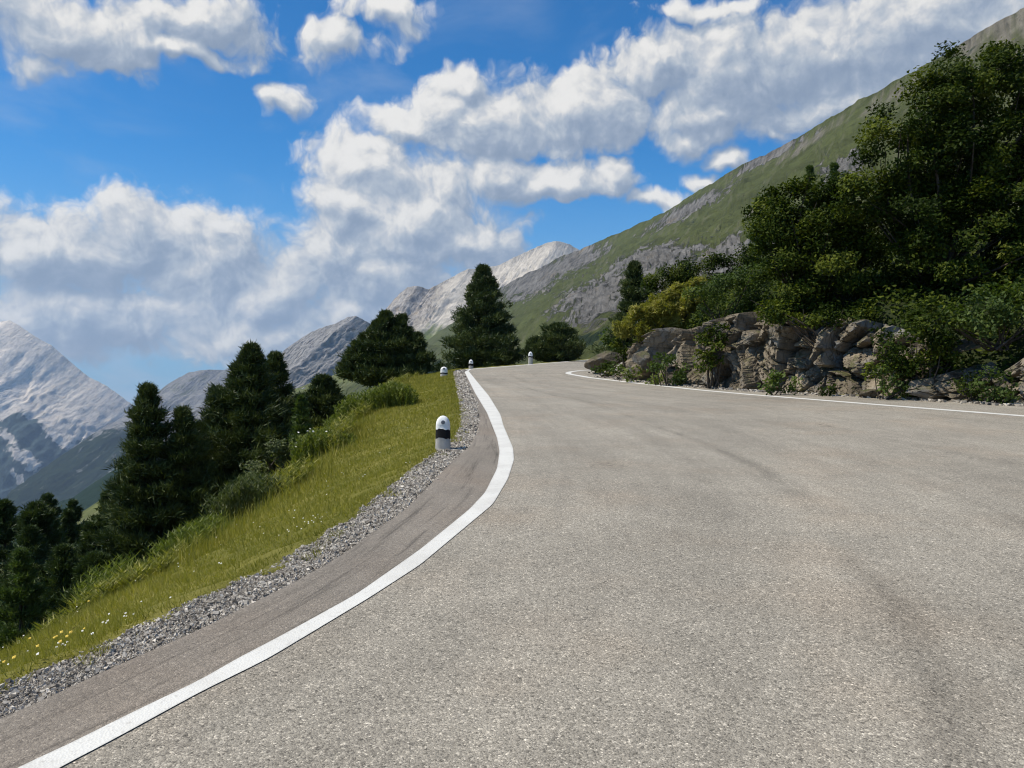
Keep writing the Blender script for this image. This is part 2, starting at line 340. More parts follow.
    D0 = field(q); D1 = field(t.vm('ADD', q, (-7., 10., 0))); D2 = field(t.vm('ADD', q, (-17., 24., 0)))
    soft = t.noise(t.vm('SCALE', q, scale=1 / 130.), 1.0, 2, .5, dim='2D')
    alpha = t.m('MULTIPLY', t.ss(-.16, t.m('ADD', .03, t.m('MULTIPLY', soft, .58)), D0), .97)
    lit = t.m('ADD', t.m('MULTIPLY', t.m('SUBTRACT', D0, D1), 1.7), t.m('MULTIPLY', t.m('SUBTRACT', D0, D2), .45))
    lit = t.m('ADD', t.m('ADD', .40, lit), t.m('MULTIPLY', t.m('SUBTRACT', .25, D0), .16))
    vary = t.noise(t.vm('ADD', t.vm('SCALE', q, scale=1 / 140.), (3.3, 1.7, 0)), 1.0, 3, .55, dim='2D')
    lit = t.m('ADD', lit, t.m('SUBTRACT', t.m('MULTIPLY', t.m('SUBTRACT', vary, .5), 1.25), .07))
    high = t.ss(210., 330., el); lit = t.m('SUBTRACT', lit, t.m('MULTIPLY', high, .22))
    low = t.ss(230., 20., el)               # thicker air makes the far, low clouds duller and bluer
    br = t.ss(-.80, 1.30, lit)
    ccol = t.ramp(br, [(0, (.30, .38, .51)), (.27, (.39, .465, .585)), (.52, (.52, .585, .67)), (.74, (.70, .725, .76)), (.90, (.90, .89, .865)), (1, (1., .98, .94))])
    ccol = t.mix(t.m('MULTIPLY', low, .10), ccol, (.36, .49, .66)); ccol = t.vm('SCALE', ccol, scale=8.2)
    hs = t.n('ShaderNodeHueSaturation', {'Hue': .5, 'Saturation': 1.3, 'Value': 1.0, 'Color': sky.outputs[0]}).outputs[0]
    hs = t.mix(1.0, hs, (.66, 1.30, 1.42), 'MULTIPLY')
    veil = t.m('MULTIPLY', t.ss(230., 0., el), .88); hs = t.mix(veil, hs, (2.05, 3.75, 6.1))
    wisps = t.m('MULTIPLY', t.ss(.46, .86, t.noise(t.vm('MULTIPLY', q, (1 / 170., 1 / 80., 0)), 1.0, 6, .55, .5, dim='2D')), .30)
    lowv = t.m('MULTIPLY', t.ss(150., 20., el), t.ss(.35, .7, t.noise(t.vm('MULTIPLY', q, (1 / 120., 1 / 34., 0)), 1.0, 5, .55, .3, dim='2D')))
    hs = t.mix(t.m('MAXIMUM', wisps, t.m('MULTIPLY', lowv, .6)), hs, (4.2, 5.0, 6.2))
    t.set(bg.inputs[0], t.mix(alpha, hs, ccol))
    w.cycles.sampling_method = 'MANUAL'; w.cycles.sample_map_resolution = 512
build_world()

sl = bpy.data.lights.new('sun', 'SUN'); sl.energy = 4.6; sl.angle = math.radians(.5); sl.color = (1, .93, .80)
so = bpy.data.objects.new('sun', sl); COL.objects.link(so); so.rotation_euler = Vector(SUN).to_track_quat('Z', 'Y').to_euler(); so.location = (-30, 10, 60)

cam = bpy.data.cameras.new('camera'); co = bpy.data.objects.new('camera', cam); COL.objects.link(co); sc.camera = co
cam.sensor_width = 36; cam.lens = F / 1024 * 36; cam.clip_start = .05; cam.clip_end = 60000
co.location = CAM; co.rotation_euler = (PI / 2, 0, 0)
sc.view_settings.view_transform = 'Standard'; sc.view_settings.look = 'None'; sc.view_settings.gamma = 1; sc.view_settings.use_curve_mapping = False; sc.view_settings.exposure = 0.12
sc.cycles.max_bounces = 6; sc.cycles.diffuse_bounces = 3; sc.cycles.transmission_bounces = 3; sc.cycles.volume_bounces = 0; sc.cycles.transparent_max_bounces = 6
sc.cycles.filter_width = 1.1; sc.cycles.use_denoising = True; sc.cycles.denoiser = 'OPENIMAGEDENOISE'; sc.cycles.denoising_input_passes = 'RGB_ALBEDO_NORMAL'

# ================================================================== road outlines, as x(depth)
def curve(px):
    a = np.array([R(*p) for p in px]); a = a[np.argsort(a[:, 1])]; return a
LINE_L = curve([(18, 768), (57, 751), (137, 711), (200, 681), (236, 660), (281, 636.5), (356, 595), (420, 550), (469, 510), (485, 493), (497, 469), (499.6, 452), (497, 438), (487, 413), (475, 393), (464.5, 372)])
LINE_R = curve([(60.5, 768), (109, 743), (200, 693), (267, 660), (367.5, 599.5), (420, 565.5), (493, 504.5), (508, 479), (514, 460), (513, 448), (503.5, 426), (500.6, 415), (489, 396), (477, 381.5), (468.5, 371)])
ASPH = curve([(0, 718), (39, 702), (84, 680.5), (152, 650), (200, 630), (227, 616), (292.5, 583), (335, 560), (379, 528), (405, 510), (426, 489), (450, 463.5), (470, 446), (477.5, 432), (479.5, 416.6), (477, 403), (469, 387), (462.5, 372)])
GRASS = curve([(0, 687), (58.6, 660), (117, 639.5), (152, 618), (180, 605), (222, 588), (285, 560), (311, 542), (342, 526), (391, 488), (420, 464), (442, 449), (457, 438), (464, 424), (463.5, 411), (459.6, 395), (454, 372)])
OUTER = [R(462, 369.5), R(500, 366.6), R(530, 364.2), R(560, 361.9), R(600, 358.6)]       # the bend's far edge
def ext(a, y0=-9.0, slope=.36):            # straight on behind the camera
    return np.vstack([[a[0, 0] + (y0 - a[0, 1]) * slope, y0], a])
LINE_L, LINE_R, ASPH, GRASS = ext(LINE_L), ext(LINE_R), ext(ASPH), ext(GRASS)
def smooth_at(a, y):                        # smoothed piecewise interpolation
    y = np.asarray(y, float); out = 0
    for k, w in ((-1, .25), (0, .5), (1, .25)): out = out + w * np.interp(y + k * np.clip(y * .02, .05, .5), a[:, 1], a[:, 0])
    return out
FOOT = np.array([(8, -9), (10.6, 0), (11.6, 6), (11.3, 11)] + [R(*p) for p in [(1024, 406), (900, 399), (818, 394.5), (750, 391), (699, 387), (637, 381.5), (606, 376.5)]]
                + [(4.0, 35.5), (5.2, 38.5), (9, 42.5), (16, 48), (30, 58), (60, 75), (120, 100)])
RLINE = np.array([(7.2, -9), (9.3, 0), (10.1, 6), (9.9, 10.5)] + [R(*p) for p in [(1024, 416), (900, 406.5), (818, 400), (750, 394.6), (699, 390), (637, 383.3), (590, 377.7), (570, 374.2)]]
                 + [R(567.6, 373.2), R(570, 371.9), R(580, 370.6), R(596, 369.9), (9, 42.2), (16, 47.5), (30, 57.3)])
def zp(y): y = np.asarray(y, float); return S * (np.minimum(y, 100) + 20 * (1 - np.exp(-np.maximum(y - 100, 0) / 20)))

PLATEAU = np.vstack([GRASS[:-1], [(-3.0, 38)], [(OUTER[0][0] - .9, OUTER[0][1] + .6)], [(p[0] - .6, p[1] + .9) for p in OUTER[1:]], [(22, 98), (60, 125), (160, 170)]])
def sdist(pts, poly):                       # signed distance to a polyline; + on its left side
    pts = np.asarray(pts, float); best = np.full(len(pts), 1e18); sg = np.ones(len(pts))
    for a, b in zip(poly[:-1], poly[1:]):
        ab = b - a; L2 = ab @ ab; t = np.clip(((pts - a) @ ab) / L2, 0, 1); c = a + t[:, None] * ab; dv = pts - c; d2 = (dv ** 2).sum(1)
        cr = ab[0] * dv[:, 1] - ab[1] * dv[:, 0]; m = d2 < best - 1e-9
        best = np.where(m, d2, best); sg = np.where(m, np.sign(cr + 1e-12), sg)
    return np.sqrt(best) * sg
HW = np.array([(3.5, .35), (4.1, 1.3), (4.6, 1.6), (5.3, 1.75), (5.9, 2.0), (6.3, 2.1), (7.2, 2.0), (8.3, 1.7), (9.0, 1.3), (9.8, .9), (10.4, .9), (12, .8)])   # height of the bank's front by x of its foot
def bank_drop(t, y):
    t = np.maximum(t, 0); k = np.maximum(t - 2.2, 0)
    return (.36 - .19 * sstep(6, 20, y)) * np.minimum(t, 8) + .20 * np.maximum(t - 8, 0) + .72 * (np.minimum(k, 4) - .7 * (1 - np.exp(-k / .7))) + .50 * np.maximum(k - 4, 0) - np.where(t > 70, (t - 70) * .24, 0)
def ground_z(x, y, raw=False):
    x = np.asarray(x, float); y = np.asarray(y, float); pts = np.stack([x, y], -1)
    t = sdist(pts, PLATEAU); u = -sdist(pts, FOOT[::1])
    # left of PLATEAU (t>0): falls away; right of FOOT (u>0): bank
    yy = np.where(t > 0, np.clip(y, -30, 110), y); base = zp(np.clip(yy, -60, 1e5))
    n = fbm(xyz(x / 14, y / 14), 4, seed=3) * np.clip(np.abs(t) - 2, 0, 12) * .10 + fbm(xyz(x / 160, y / 160), 4, seed=5) * np.clip(np.abs(t) - 30, 0, 220) * .12
    z = base - np.where(t > 0, bank_drop(t, y), 0)
    hw = np.interp(np.clip(x, 3.5, 12) - np.clip(u, 0, 3) * .9, HW[:, 0], HW[:, 1])
    slope = .30 + .32 * sstep(6, 13, x); uu = np.maximum(u - 1.6, 0)
    rise = hw * sstep(1.0, 1.95, u) + 8.0 * (1 - np.exp(-uu * slope / 8.0))
    z = np.where((u > 0) & (t < 0), base + rise, z)
    z = z + np.where(t > 0, n, np.where(u > 0, np.clip(u, 0, 4) * .12 * fbm(xyz(x / 3, y / 3), 4, seed=8), 0))
    z = z + 1.7 * np.exp(-(((x - 13) / 9) ** 2 + ((y - 98) / 10) ** 2))
    if not raw:
        inside = np.minimum(-t, -u)
        z = z - .06 * sstep(0, .3, inside) - np.where((t > -1.2) & (t < 6.6) & (y < 42), .14, 0)
    return np.maximum(z, -1250 + 60 * fbm(xyz(x / 900, y / 900), 3, seed=12))
def gz(x, y): return float(ground_z(np.array([x]), np.array([y]), True)[0])

# --- ground: one sheet, fine near the camera, out to the horizon
def build_ground():
    ang = np.radians(np.concatenate([np.arange(-50, 50, .25), np.arange(50, 310, 3.0)])); nr = 250
    rad = np.exp(np.linspace(math.log(.9), math.log(14000), nr))
    A, Rr = np.meshgrid(ang, rad); x = (Rr * np.sin(A)).ravel(); y = (Rr * np.cos(A)).ravel(); z = ground_z(x, y)
    v = np.stack([x, y, z], -1); na = len(ang); f = grid_faces(nr, na, True); c = len(v)
    v = np.vstack([v, [[0, 0, -.06]]]); fan = np.stack([np.full(na, c), (np.arange(na) + 1) % na, np.arange(na)], -1)
    t = sdist(v[:, :2], PLATEAU); wood = np.maximum(sstep(5, 14, t), sstep(.6, 1.6, -sdist(v[:, :2], FOOT)) * (v[:, 0] > 3))
    o = mk('ground', v, [f, fan], M_SOIL, smooth=True, attrs={'wood': wood}); tag(o, 'green alpine ground falling away left of the road and rising right of it', 'ground', kind='structure')
build_ground()

# --- asphalt, line paint, shoulder, gravel strip, grass bank
RD = np.unique(np.concatenate([np.arange(-9, 2, .8), np.arange(2, 12, .2), np.arange(12, 41, .5), np.arange(41, 80.1, 1.0)]))
outer = np.array(OUTER); 
def left_edge(y): return np.where(y < 40.5, smooth_at(LINE_L, y) + .02, np.interp(y, outer[:, 1], outer[:, 0]))
def right_edge(y):
    y = np.asarray(y, float); i = np.argmin(FOOT[:, 0] + np.where(FOOT[:, 1] > 20, 0, 99)); a = FOOT[FOOT[:, 1] <= 36]
    near = np.interp(y, FOOT[:, 1], FOOT[:, 0]); return near + .25
def ribbon(name, ys, xl, xr, n, dz, mat, label, cat, u0=0, u1=1, bumps=None):
    u = np.linspace(0, 1, n); X = xl[:, None] + (xr - xl)[:, None] * u; Y = np.repeat(ys[:, None], n, 1); Z = zp(Y) + dz
    if bumps is not None: Z = Z + bumps(X, Y, u[None, :])
    uv = np.stack([np.broadcast_to(u0 + (u1 - u0) * u, X.shape), Y], -1).reshape(-1, 2)
    o = mk(name, np.stack([X, Y, Z], -1).reshape(-1, 3), grid_faces(len(ys), n), mat, smooth=True, uv=uv)
    return tag(o, label, cat, kind='structure')
ribbon('road', RD, left_edge(RD), right_edge(RD), 24, 0, M_ROAD, 'sunlit grey asphalt road bending right over the crest', 'road', 0, 9)
yl = RD[RD <= 41.2]
ribbon('road_shoulder', yl, smooth_at(ASPH, yl), smooth_at(LINE_L, yl) + .02, 8, 0, M_SHOULDER, 'brownish worn asphalt strip outside the white line', 'shoulder', 0, 1)
yl2 = np.unique(np.concatenate([np.arange(-9, 2, .5), np.arange(2, 12, .08), np.arange(12, 41.4, .3)]))
ribbon('road_marking', yl2, smooth_at(LINE_L, yl2), smooth_at(LINE_R, yl2), 4, .004, M_PAINT, 'broad white painted edge line curving along the valley side', 'road marking')
def line_strip(name, pts, w, dz, label):
    pts = np.asarray(pts, float); seg = np.concatenate([[0], np.cumsum(np.linalg.norm(np.diff(pts, axis=0), axis=1))]); s = np.arange(0, seg[-1], .25)
    c = np.stack([np.interp(s, seg, pts[:, 0]), np.interp(s, seg, pts[:, 1])], -1)
    for _ in range(3): c[1:-1] = .25 * c[:-2] + .5 * c[1:-1] + .25 * c[2:]
    tn = np.gradient(c, axis=0); tn /= np.linalg.norm(tn, axis=1)[:, None]; nn = np.stack([-tn[:, 1], tn[:, 0]], -1)
    a, b = c + nn * w / 2, c - nn * w / 2; v = np.empty((len(c), 2, 3)); v[:, 0, :2] = a; v[:, 1, :2] = b; v[:, :, 2] = zp(v[:, :, 1]) + dz
    uv = np.stack([np.tile([0, 1], len(c)), np.repeat(s, 2)], -1)
    return tag(mk(name, v.reshape(-1, 3), grid_faces(len(c), 2), M_PAINT, uv=uv, smooth=True), label, 'road marking', kind='structure')
line_strip('road_marking', RLINE, .26, .004, 'white painted edge line below the rock bank, hooking round the bend')
line_strip('road_marking', [(p[0] + .15, p[1] - .5) for p in OUTER] + [(20, 93)], .3, .006, 'thin white edge line round the outside of the far bend')
bed_b = lambda X, Y, u: -.03 + .02 * fbm(xyz(X.ravel() * 5, Y.ravel() * 5), 4, seed=21).reshape(X.shape) - .05 * (u > .999)
gl = yl; ga = smooth_at(GRASS, gl) - .07; gb = smooth_at(ASPH, gl) + .06
ribbon('gravel_verge', gl, ga, gb, 14, 0, M_GBED, 'strip of loose grey gravel between asphalt and grass', 'verge', bumps=lambda X, Y, u: bed_b(X, Y, u) - .02 * sstep(.15, 0, u))

def bank_pt(y, t):                          # a point of the turf bank, t metres out from the gravel
    x = smooth_at(GRASS, y) - t * .93; t = np.asarray(t, float)
    h = .035 * sstep(0, .12, t) + .05 * fbm(xyz(x * 1.6, y * 1.6), 4, seed=31) * sstep(0, .6, t) + .03 * fbm(xyz(x * 6, y * 6), 3, seed=33) * sstep(0, .3, t)
    return x, zp(y) - .02 - bank_drop(t, y) + h
def build_bank():
    ys = np.unique(np.concatenate([np.arange(-9, 2, .4), np.arange(2, 14, .09), np.arange(14, 42.2, .3)])); ts = np.concatenate([[-.06, 0, .04, .1], np.arange(.2, 7.6, .1)])
    Y, T = np.meshgrid(ys, ts, indexing='ij'); x, z = bank_pt(Y.ravel(), np.maximum(T.ravel(), 0)); x = x - np.minimum(T.ravel(), 0)
    edge = fbm(xyz(Y.ravel() * 2.2, 0 * x), 3, seed=35) * .14 * (T.ravel() < .5)
    z = z - np.where(T.ravel() < 0, .06, 0) - np.maximum(T.ravel() - 6.4, 0) * .6
    v = np.stack([x + edge, Y.ravel(), z], -1)
    tag(mk('grass_bank', v, grid_faces(len(ys), len(ts))[:, ::-1], M_SOIL, smooth=True, attrs={'wood': np.zeros(len(v))}), 'sloping strip of yellow green turf along the valley side of the road', 'bank', kind='structure')
build_bank()

# ================================================================== mountains and hills
rng = np.random.default_rng(7)
def mountain(name, crest, off, mat, masks, label, ns=260, nt=120, jag=8, amp=40, nscale=420, power=1.0, seed=0, spur=1.0, back=1.0, bulge=0.0, foot=None):
    c = np.array([P(*p) for p in crest]); seg = np.concatenate([[0], np.cumsum(np.linalg.norm(np.diff(c, axis=0), axis=1))]); s = np.linspace(0, seg[-1], ns)
    c = np.stack([np.interp(s, seg, c[:, k]) for k in range(3)], -1)
    c[:, 2] += jag * fbm(xyz(s / (jag * 14), 0 * s), 6, .6, seed=seed + 1) * 1.4
    offv = np.asarray(off, float); L = np.linalg.norm(offv); OF = np.repeat(offv[None], ns, 0)
    if foot is not None:                     # foot line given point by point: (crest px, x, y, z)
        k = np.array(foot, float); k = k[np.argsort(k[:, 0])]; cp = np.interp(s, seg, [p[0] for p in crest]); OF = np.stack([np.interp(cp, k[:, 0], k[:, j]) for j in (1, 2, 3)], -1) - c
    tt = np.concatenate([np.linspace(-.5, -.02, 14), np.linspace(0, 1, nt) ** 1.25])
    U, T = np.meshgrid(s, tt, indexing='ij'); u = U.ravel(); t = T.ravel(); C = np.repeat(c, len(tt), 0); tp = np.maximum(t, 0)
    O = np.repeat(OF, len(tt), 0)
    v = C + np.stack([O[:, 0] * tp, O[:, 1] * tp, O[:, 2] * (tp ** power) + bulge * np.sin(PI * np.clip(tp * 1.6, 0, 1))], -1)
    bk = np.minimum(t, 0); v += np.stack([O[:, 0] * bk * back, O[:, 1] * bk * back, np.abs(O[:, 2]) * bk * 1.1], -1)
    nrm = np.array([offv[0], offv[1], 0]); nrm = nrm / np.linalg.norm(nrm) * .75 + np.array([0, 0, .66])
    env = .10 + .90 * sstep(0, .22, tp); env = np.where(t < 0, .3 * sstep(0, -.2, t) + .08, env)
    q = np.stack([u / nscale, t * L / nscale * .45, 0 * u], -1)
    q[:, 0] += .35 * fbm(q * 1.7 + 4, 3, seed=seed + 9)
    gul = fbm(q, 7, .52, seed=seed + 3, ridged=True)
    gen = fbm(xyz(v[:, 0] / nscale, v[:, 1] / nscale, v[:, 2] / nscale), 6, seed=seed + 4)
    d = amp * env * (gul * .9 * spur + gen * .5)
    px = CX + F * v[:, 0] / np.maximum(v[:, 1], 1); py = CY - F * (v[:, 2] - CAM[2]) / np.maximum(v[:, 1], 1)
    cl, gr, wd = masks(u, tp, px, py, gen, gul, v); z0 = 0 * u
    cl = np.broadcast_to(cl, u.shape) + z0; gr = np.broadcast_to(gr, u.shape) + z0; wd = np.broadcast_to(wd, u.shape) + z0
    rough = fbm(np.stack([u / (nscale * .085) + .6 * gen, t * L / (nscale * .34), z0], -1), 6, .55, seed=seed + 6, ridged=True)
    steps = (fbm(np.stack([u / (nscale * 1.2), t * L / (nscale * .22), z0], -1), 4, seed=seed + 7))
    d = d + np.clip(cl, 0, 1) * amp * env * (.42 * rough + .5 * steps)
    v = v + nrm * d[:, None]; v[:, 2] += .12 * amp * fbm(v / (nscale * .12), 4, seed=seed + 11) * env
    uv = np.stack([u, t * L], -1)
    f = grid_faces(ns, len(tt))
    if c[0, 0] > c[-1, 0]: f = f[:, ::-1]
    o = mk(name, v, f, mat, smooth=True, uv=uv, attrs={'cliff': cl, 'green': gr, 'wood': wd})
    return tag(o, label, 'mountain', kind='structure')
def blobs(px, py, L):                       # soft union of tilted ellipses
    r = np.zeros(len(px))
    for x, y, a, b, rot in L:
        cr, sr = math.cos(math.radians(rot)), math.sin(math.radians(rot)); X = (px - x) * cr - (py - y) * sr; Y = (px - x) * sr + (py - y) * cr
        r = np.maximum(r, 1.15 - .80 * np.sqrt((X / a) ** 2 + (Y / b) ** 2))
    return np.clip(r, 0, 1)

M_MAIN = mat_mountain('alpine_slope', (.140, .134, .126), (.160, .146, .116), (.078, .090, .031), soft=.14)  # rock, scree and turf colours darkened to stand in for cloud shadow
M_PALE = mat_mountain('pale_scree_slope', (.34, .31, .28), (.52, .47, .40), (.17, .20, .07), soft=.2)
M_GREY = mat_mountain('grey_rock_slope', (.19, .187, .195), (.31, .30, .29), (.07, .09, .04), soft=.2)
M_FAR = mat_mountain('far_limestone', (.70, .61, .52), (.80, .71, .61), (.07, .085, .045), forest=(.085, .118, .120), soft=.16, bd=18.)  # distance haze put into the forest colour, paler and bluer than real wood

def mask_main(u, t, px, py, gen, gul, v):
    cl = blobs(px, py, [(535, 278, 50, 20, 28), (600, 300, 48, 26, 22), (655, 262, 52, 15, 14), (720, 262, 46, 26, 10), (640, 300, 40, 26, 20), (850, 172, 34, 18, 5), (575, 262, 40, 12, 28), (690, 208, 60, 7, 28), (770, 155, 50, 7, 28), (590, 325, 30, 16, 30), (800, 230, 40, 22, 15)])
    gr = .84 - .20 * sstep(.15, .0, t) * sstep(820, 960, px) - .07 * sstep(.12, 0, t) - .30 * blobs(px, py, [(815, 140, 60, 9, 33), (880, 110, 60, 14, 33), (600, 335, 30, 10, 35), (740, 215, 40, 5, 30)]) - .30 * sstep(930, 1020, px)
    return cl * .95, gr, .9 * blobs(px, py, [(590, 352, 40, 9, 12), (450, 375, 60, 14, 0)])
mountain('mountain', [(1330, -200, 620), (1180, -88, 740), (1075, -18, 850), (1024, 9, 930), (985, 30, 1000), (960, 45, 1050), (935, 58, 1110), (905, 76, 1200), (880, 92, 1280), (860, 101, 1350), (830, 119, 1450), (800, 136, 1570), (770, 152, 1680), (740, 166, 1820), (715, 182, 1920), (690, 196, 2050), (665, 212, 2170), (640, 223, 2300), (620, 233, 2400), (600, 240, 2500), (580, 250, 2650), (560, 257, 2800), (540, 268, 2950), (520, 277, 3100), (500, 288, 3250), (480, 303, 3400), (455, 322, 3600), (420, 345, 3800), (380, 372, 4000)],
         (-1000, -260, -640), M_MAIN, mask_main, 'long green and grey mountainside rising behind the road to the upper right', ns=620, nt=220, jag=8, amp=52, nscale=240, seed=40, spur=.7, power=.84,
         foot=[(1330, 330, 40, -12), (1180, 240, 95, -14), (1024, 150, 165, -16), (905, 70, 250, -22), (740, -30, 420, -48), (600, -170, 760, -120), (520, -370, 1300, -230), (380, -1200, 2300, -460)])
def mask_pale(u, t, px, py, gen, gul, v):
    dark = blobs(px, py, [(408, 305, 36, 26, 30), (378, 325, 30, 20, 20)])
    return .95 * dark + .28 * gul + .25 * sstep(.12, 0, t), np.clip(sstep(.30, .75, t) * 1.1 - .15 + .4 * blobs(px, py, [(432, 330, 40, 18, 25)]), 0, 1), 0
mountain('mountain', [(300, 420, 5000), (330, 390, 4900), (350, 352, 4800), (375, 322, 4750), (400, 294, 4700), (408, 288, 4700), (418, 287, 4700), (430, 290, 4750), (440, 284, 4800), (455, 276, 4850), (468, 268, 4900), (482, 267, 4950), (500, 264, 5000), (515, 257, 5050), (535, 249, 5150), (548, 242, 5200), (556, 241, 5200), (570, 245, 5250), (600, 262, 5300), (660, 290, 5400)],
         (-520, -1450, -860), M_PALE, mask_pale, 'pale sunlit scree mountain beyond the tall pine', ns=380, nt=150, jag=22, amp=95, nscale=560, seed=60, power=.86)
def mask_grey(u, t, px, py, gen, gul, v): return .28 + .4 * gul - .1 * t, .20 + .7 * sstep(.55, .95, t), 0
mountain('mountain', [(215, 398, 3500), (240, 388, 3600), (258, 374, 3700), (270, 362, 3750), (290, 351, 3800), (305, 337, 3850), (320, 328, 3900), (335, 324, 3950), (348, 317, 4000), (356, 317, 4000), (372, 324, 4050), (392, 334, 4100), (430, 350, 4200)],
         (-450, -1000, -640), M_GREY, mask_grey, 'blue grey rock mountain with a jagged crest above the small pine', ns=300, nt=130, jag=16, amp=80, nscale=430, seed=80)
def mask_ridge(u, t, px, py, gen, gul, v): return .45 + .4 * gul, .35, .9 * sstep(.35, .6, t)
mountain('mountain', [(120, 425, 7600), (150, 402, 7700), (165, 388, 7800), (178, 378, 7850), (190, 373, 7900), (205, 371, 7900), (225, 369, 8000), (245, 370, 8050), (265, 366, 8100), (300, 380, 8200)],
         (-800, -1900, -1150), M_GREY, mask_ridge, 'small distant rocky ridge in the gap between two mountains', ns=200, nt=90, jag=26, amp=120, nscale=800, seed=90)
def mask_far(u, t, px, py, gen, gul, v):
    w = sstep(430, 452, py + (px - 60) * -.35 + 34 * gul) * 1.05
    w = w - 1.0 * blobs(px, py, [(22, 482, 16, 5, -50), (40, 490, 10, 6, -50), (66, 440, 9, 26, 40), (90, 462, 13, 14, 20), (108, 450, 10, 22, 0), (70, 488, 20, 8, 0), (30, 462, 9, 24, 55), (12, 440, 6, 16, 50), (84, 425, 8, 30, 40), (52, 478, 7, 18, 50), (100, 482, 16, 6, -30)])
    return .30 + .40 * gul - .1 * t, .20 + .25 * sstep(.35, .6, t), np.clip(w, 0, 1)
mountain('mountain', [(-330, 335, 8200), (-240, 318, 8300), (-170, 326, 8400), (-100, 312, 8500), (-50, 320, 8600), (-15, 324, 8600), (0, 322, 8600), (10, 321, 8600), (20, 326, 8600), (34, 336, 8600), (52, 346, 8650), (70, 362, 8700), (90, 377, 8750), (110, 388, 8800), (128, 401, 8850), (140, 410, 8900), (152, 424, 8900), (170, 448, 9000), (195, 470, 9000)],
         (-700, -2700, -1750), M_FAR, mask_far, 'broad pale limestone peak across the valley on the far left', ns=420, nt=190, jag=30, amp=180, nscale=900, seed=101, power=.95)
M_HILLW = mat_mountain('wooded_hill', (.2, .2, .2), (.2, .18, .12), (.10, .12, .04), forest=(.018, .034, .024))
M_MEAD = mat_mountain('meadow_hill', (.25, .25, .24), (.27, .25, .18), (.13, .145, .05), soft=.1)
mountain('hill', [(20, 512, 2600), (60, 502, 2600), (78, 496, 2600), (92, 487, 2550), (106, 476, 2500), (122, 465, 2450), (150, 452, 2400), (190, 440, 2300), (260, 428, 2200), (330, 415, 2200)], (-300, -900, -420), M_HILLW,
         lambda u, t, px, py, gen, gul, v: (0, .8, 1.0), 'dark wooded hill in the valley behind the pines', ns=160, nt=60, jag=7, amp=26, nscale=300, seed=120)
mountain('hill', [(84, 512, 1300), (100, 501, 1300), (112, 493, 1280), (128, 486, 1250), (150, 477, 1230), (200, 460, 1200), (260, 440, 1150)], (-160, -520, -210), M_MEAD,
         lambda u, t, px, py, gen, gul, v: (0, 1.0, .9 * sstep(.55, .9, t)), 'pale green meadow slope low in the valley', ns=120, nt=50, jag=3, amp=9, nscale=200, seed=130)
mountain('hill', [(180, 455, 2500), (230, 424, 2600), (262, 406, 2700), (290, 392, 2750), (312, 382, 2800), (335, 375, 2800), (360, 362, 2850), (390, 352, 2900), (430, 345, 3000), (500, 345, 3200)], (-420, -900, -520), M_MEAD,
         lambda u, t, px, py, gen, gul, v: (.35 * blobs(px, py, [(300, 395, 14, 8, 30), (330, 392, 10, 6, 30)]), .72 + .2 * gen, .8 * sstep(.35, .7, t)), 'grassy grey green spur between the pines and the rock mountain', ns=180, nt=70, jag=6, amp=30, nscale=330, seed=140)

# ================================================================== the rock outcrop above the road
def cells(p, n_seed, jitter=.9):            # nearest jittered cell: id hash, offset from its seed point
    i0 = np.floor(p).astype(np.int64); best = np.full(len(p), 1e9); sec = np.full(len(p), 1e9); bo = np.zeros_like(p); bh = np.zeros(len(p), np.int64)
    for a in (-1, 0, 1):
        for b in (-1, 0, 1):
            i, j = i0[:, 0] + a, i0[:, 1] + b; h = _hash(i, j, i * 0, n_seed)
            s = np.stack([i + .5 + jitter * ((h & 1023) / 1023 - .5), j + .5 + jitter * (((h >> 10) & 1023) / 1023 - .5)], -1)
            dv = p - s; d = np.sqrt((dv ** 2).sum(1)); m = d < best
            sec = np.where(m, best, np.minimum(sec, d)); bo = np.where(m[:, None], dv, bo); bh = np.where(m, h, bh); best = np.where(m, d, best)
    return bh, bo, sec - best
def hsh(h, k): return (_hash(h, h * 0 + k, h * 0, 5) & 0xFFFF) / 65535.
def facet(s, z, size, asp, amp, tilt, seed):
    w = np.stack([s / size, z / (size * asp)], -1); w = w + .13 * np.stack([fbm(xyz(w[:, 0] * 1.5, w[:, 1] * 1.5), 3, seed=seed + 1), fbm(xyz(w[:, 0] * 1.5, w[:, 1] * 1.5), 3, seed=seed + 2)], -1)
    h, o, e = cells(w, seed)
    facet.tone = hsh(h, 4) * sstep(0, .06, e)
    return amp * (hsh(h, 1) - .5) + tilt * amp * ((hsh(h, 2) - .5) * o[:, 0] * 2 + (hsh(h, 3) - .75) * o[:, 1] * 2) - amp * 1.0 * (1 - sstep(0, .075, e))
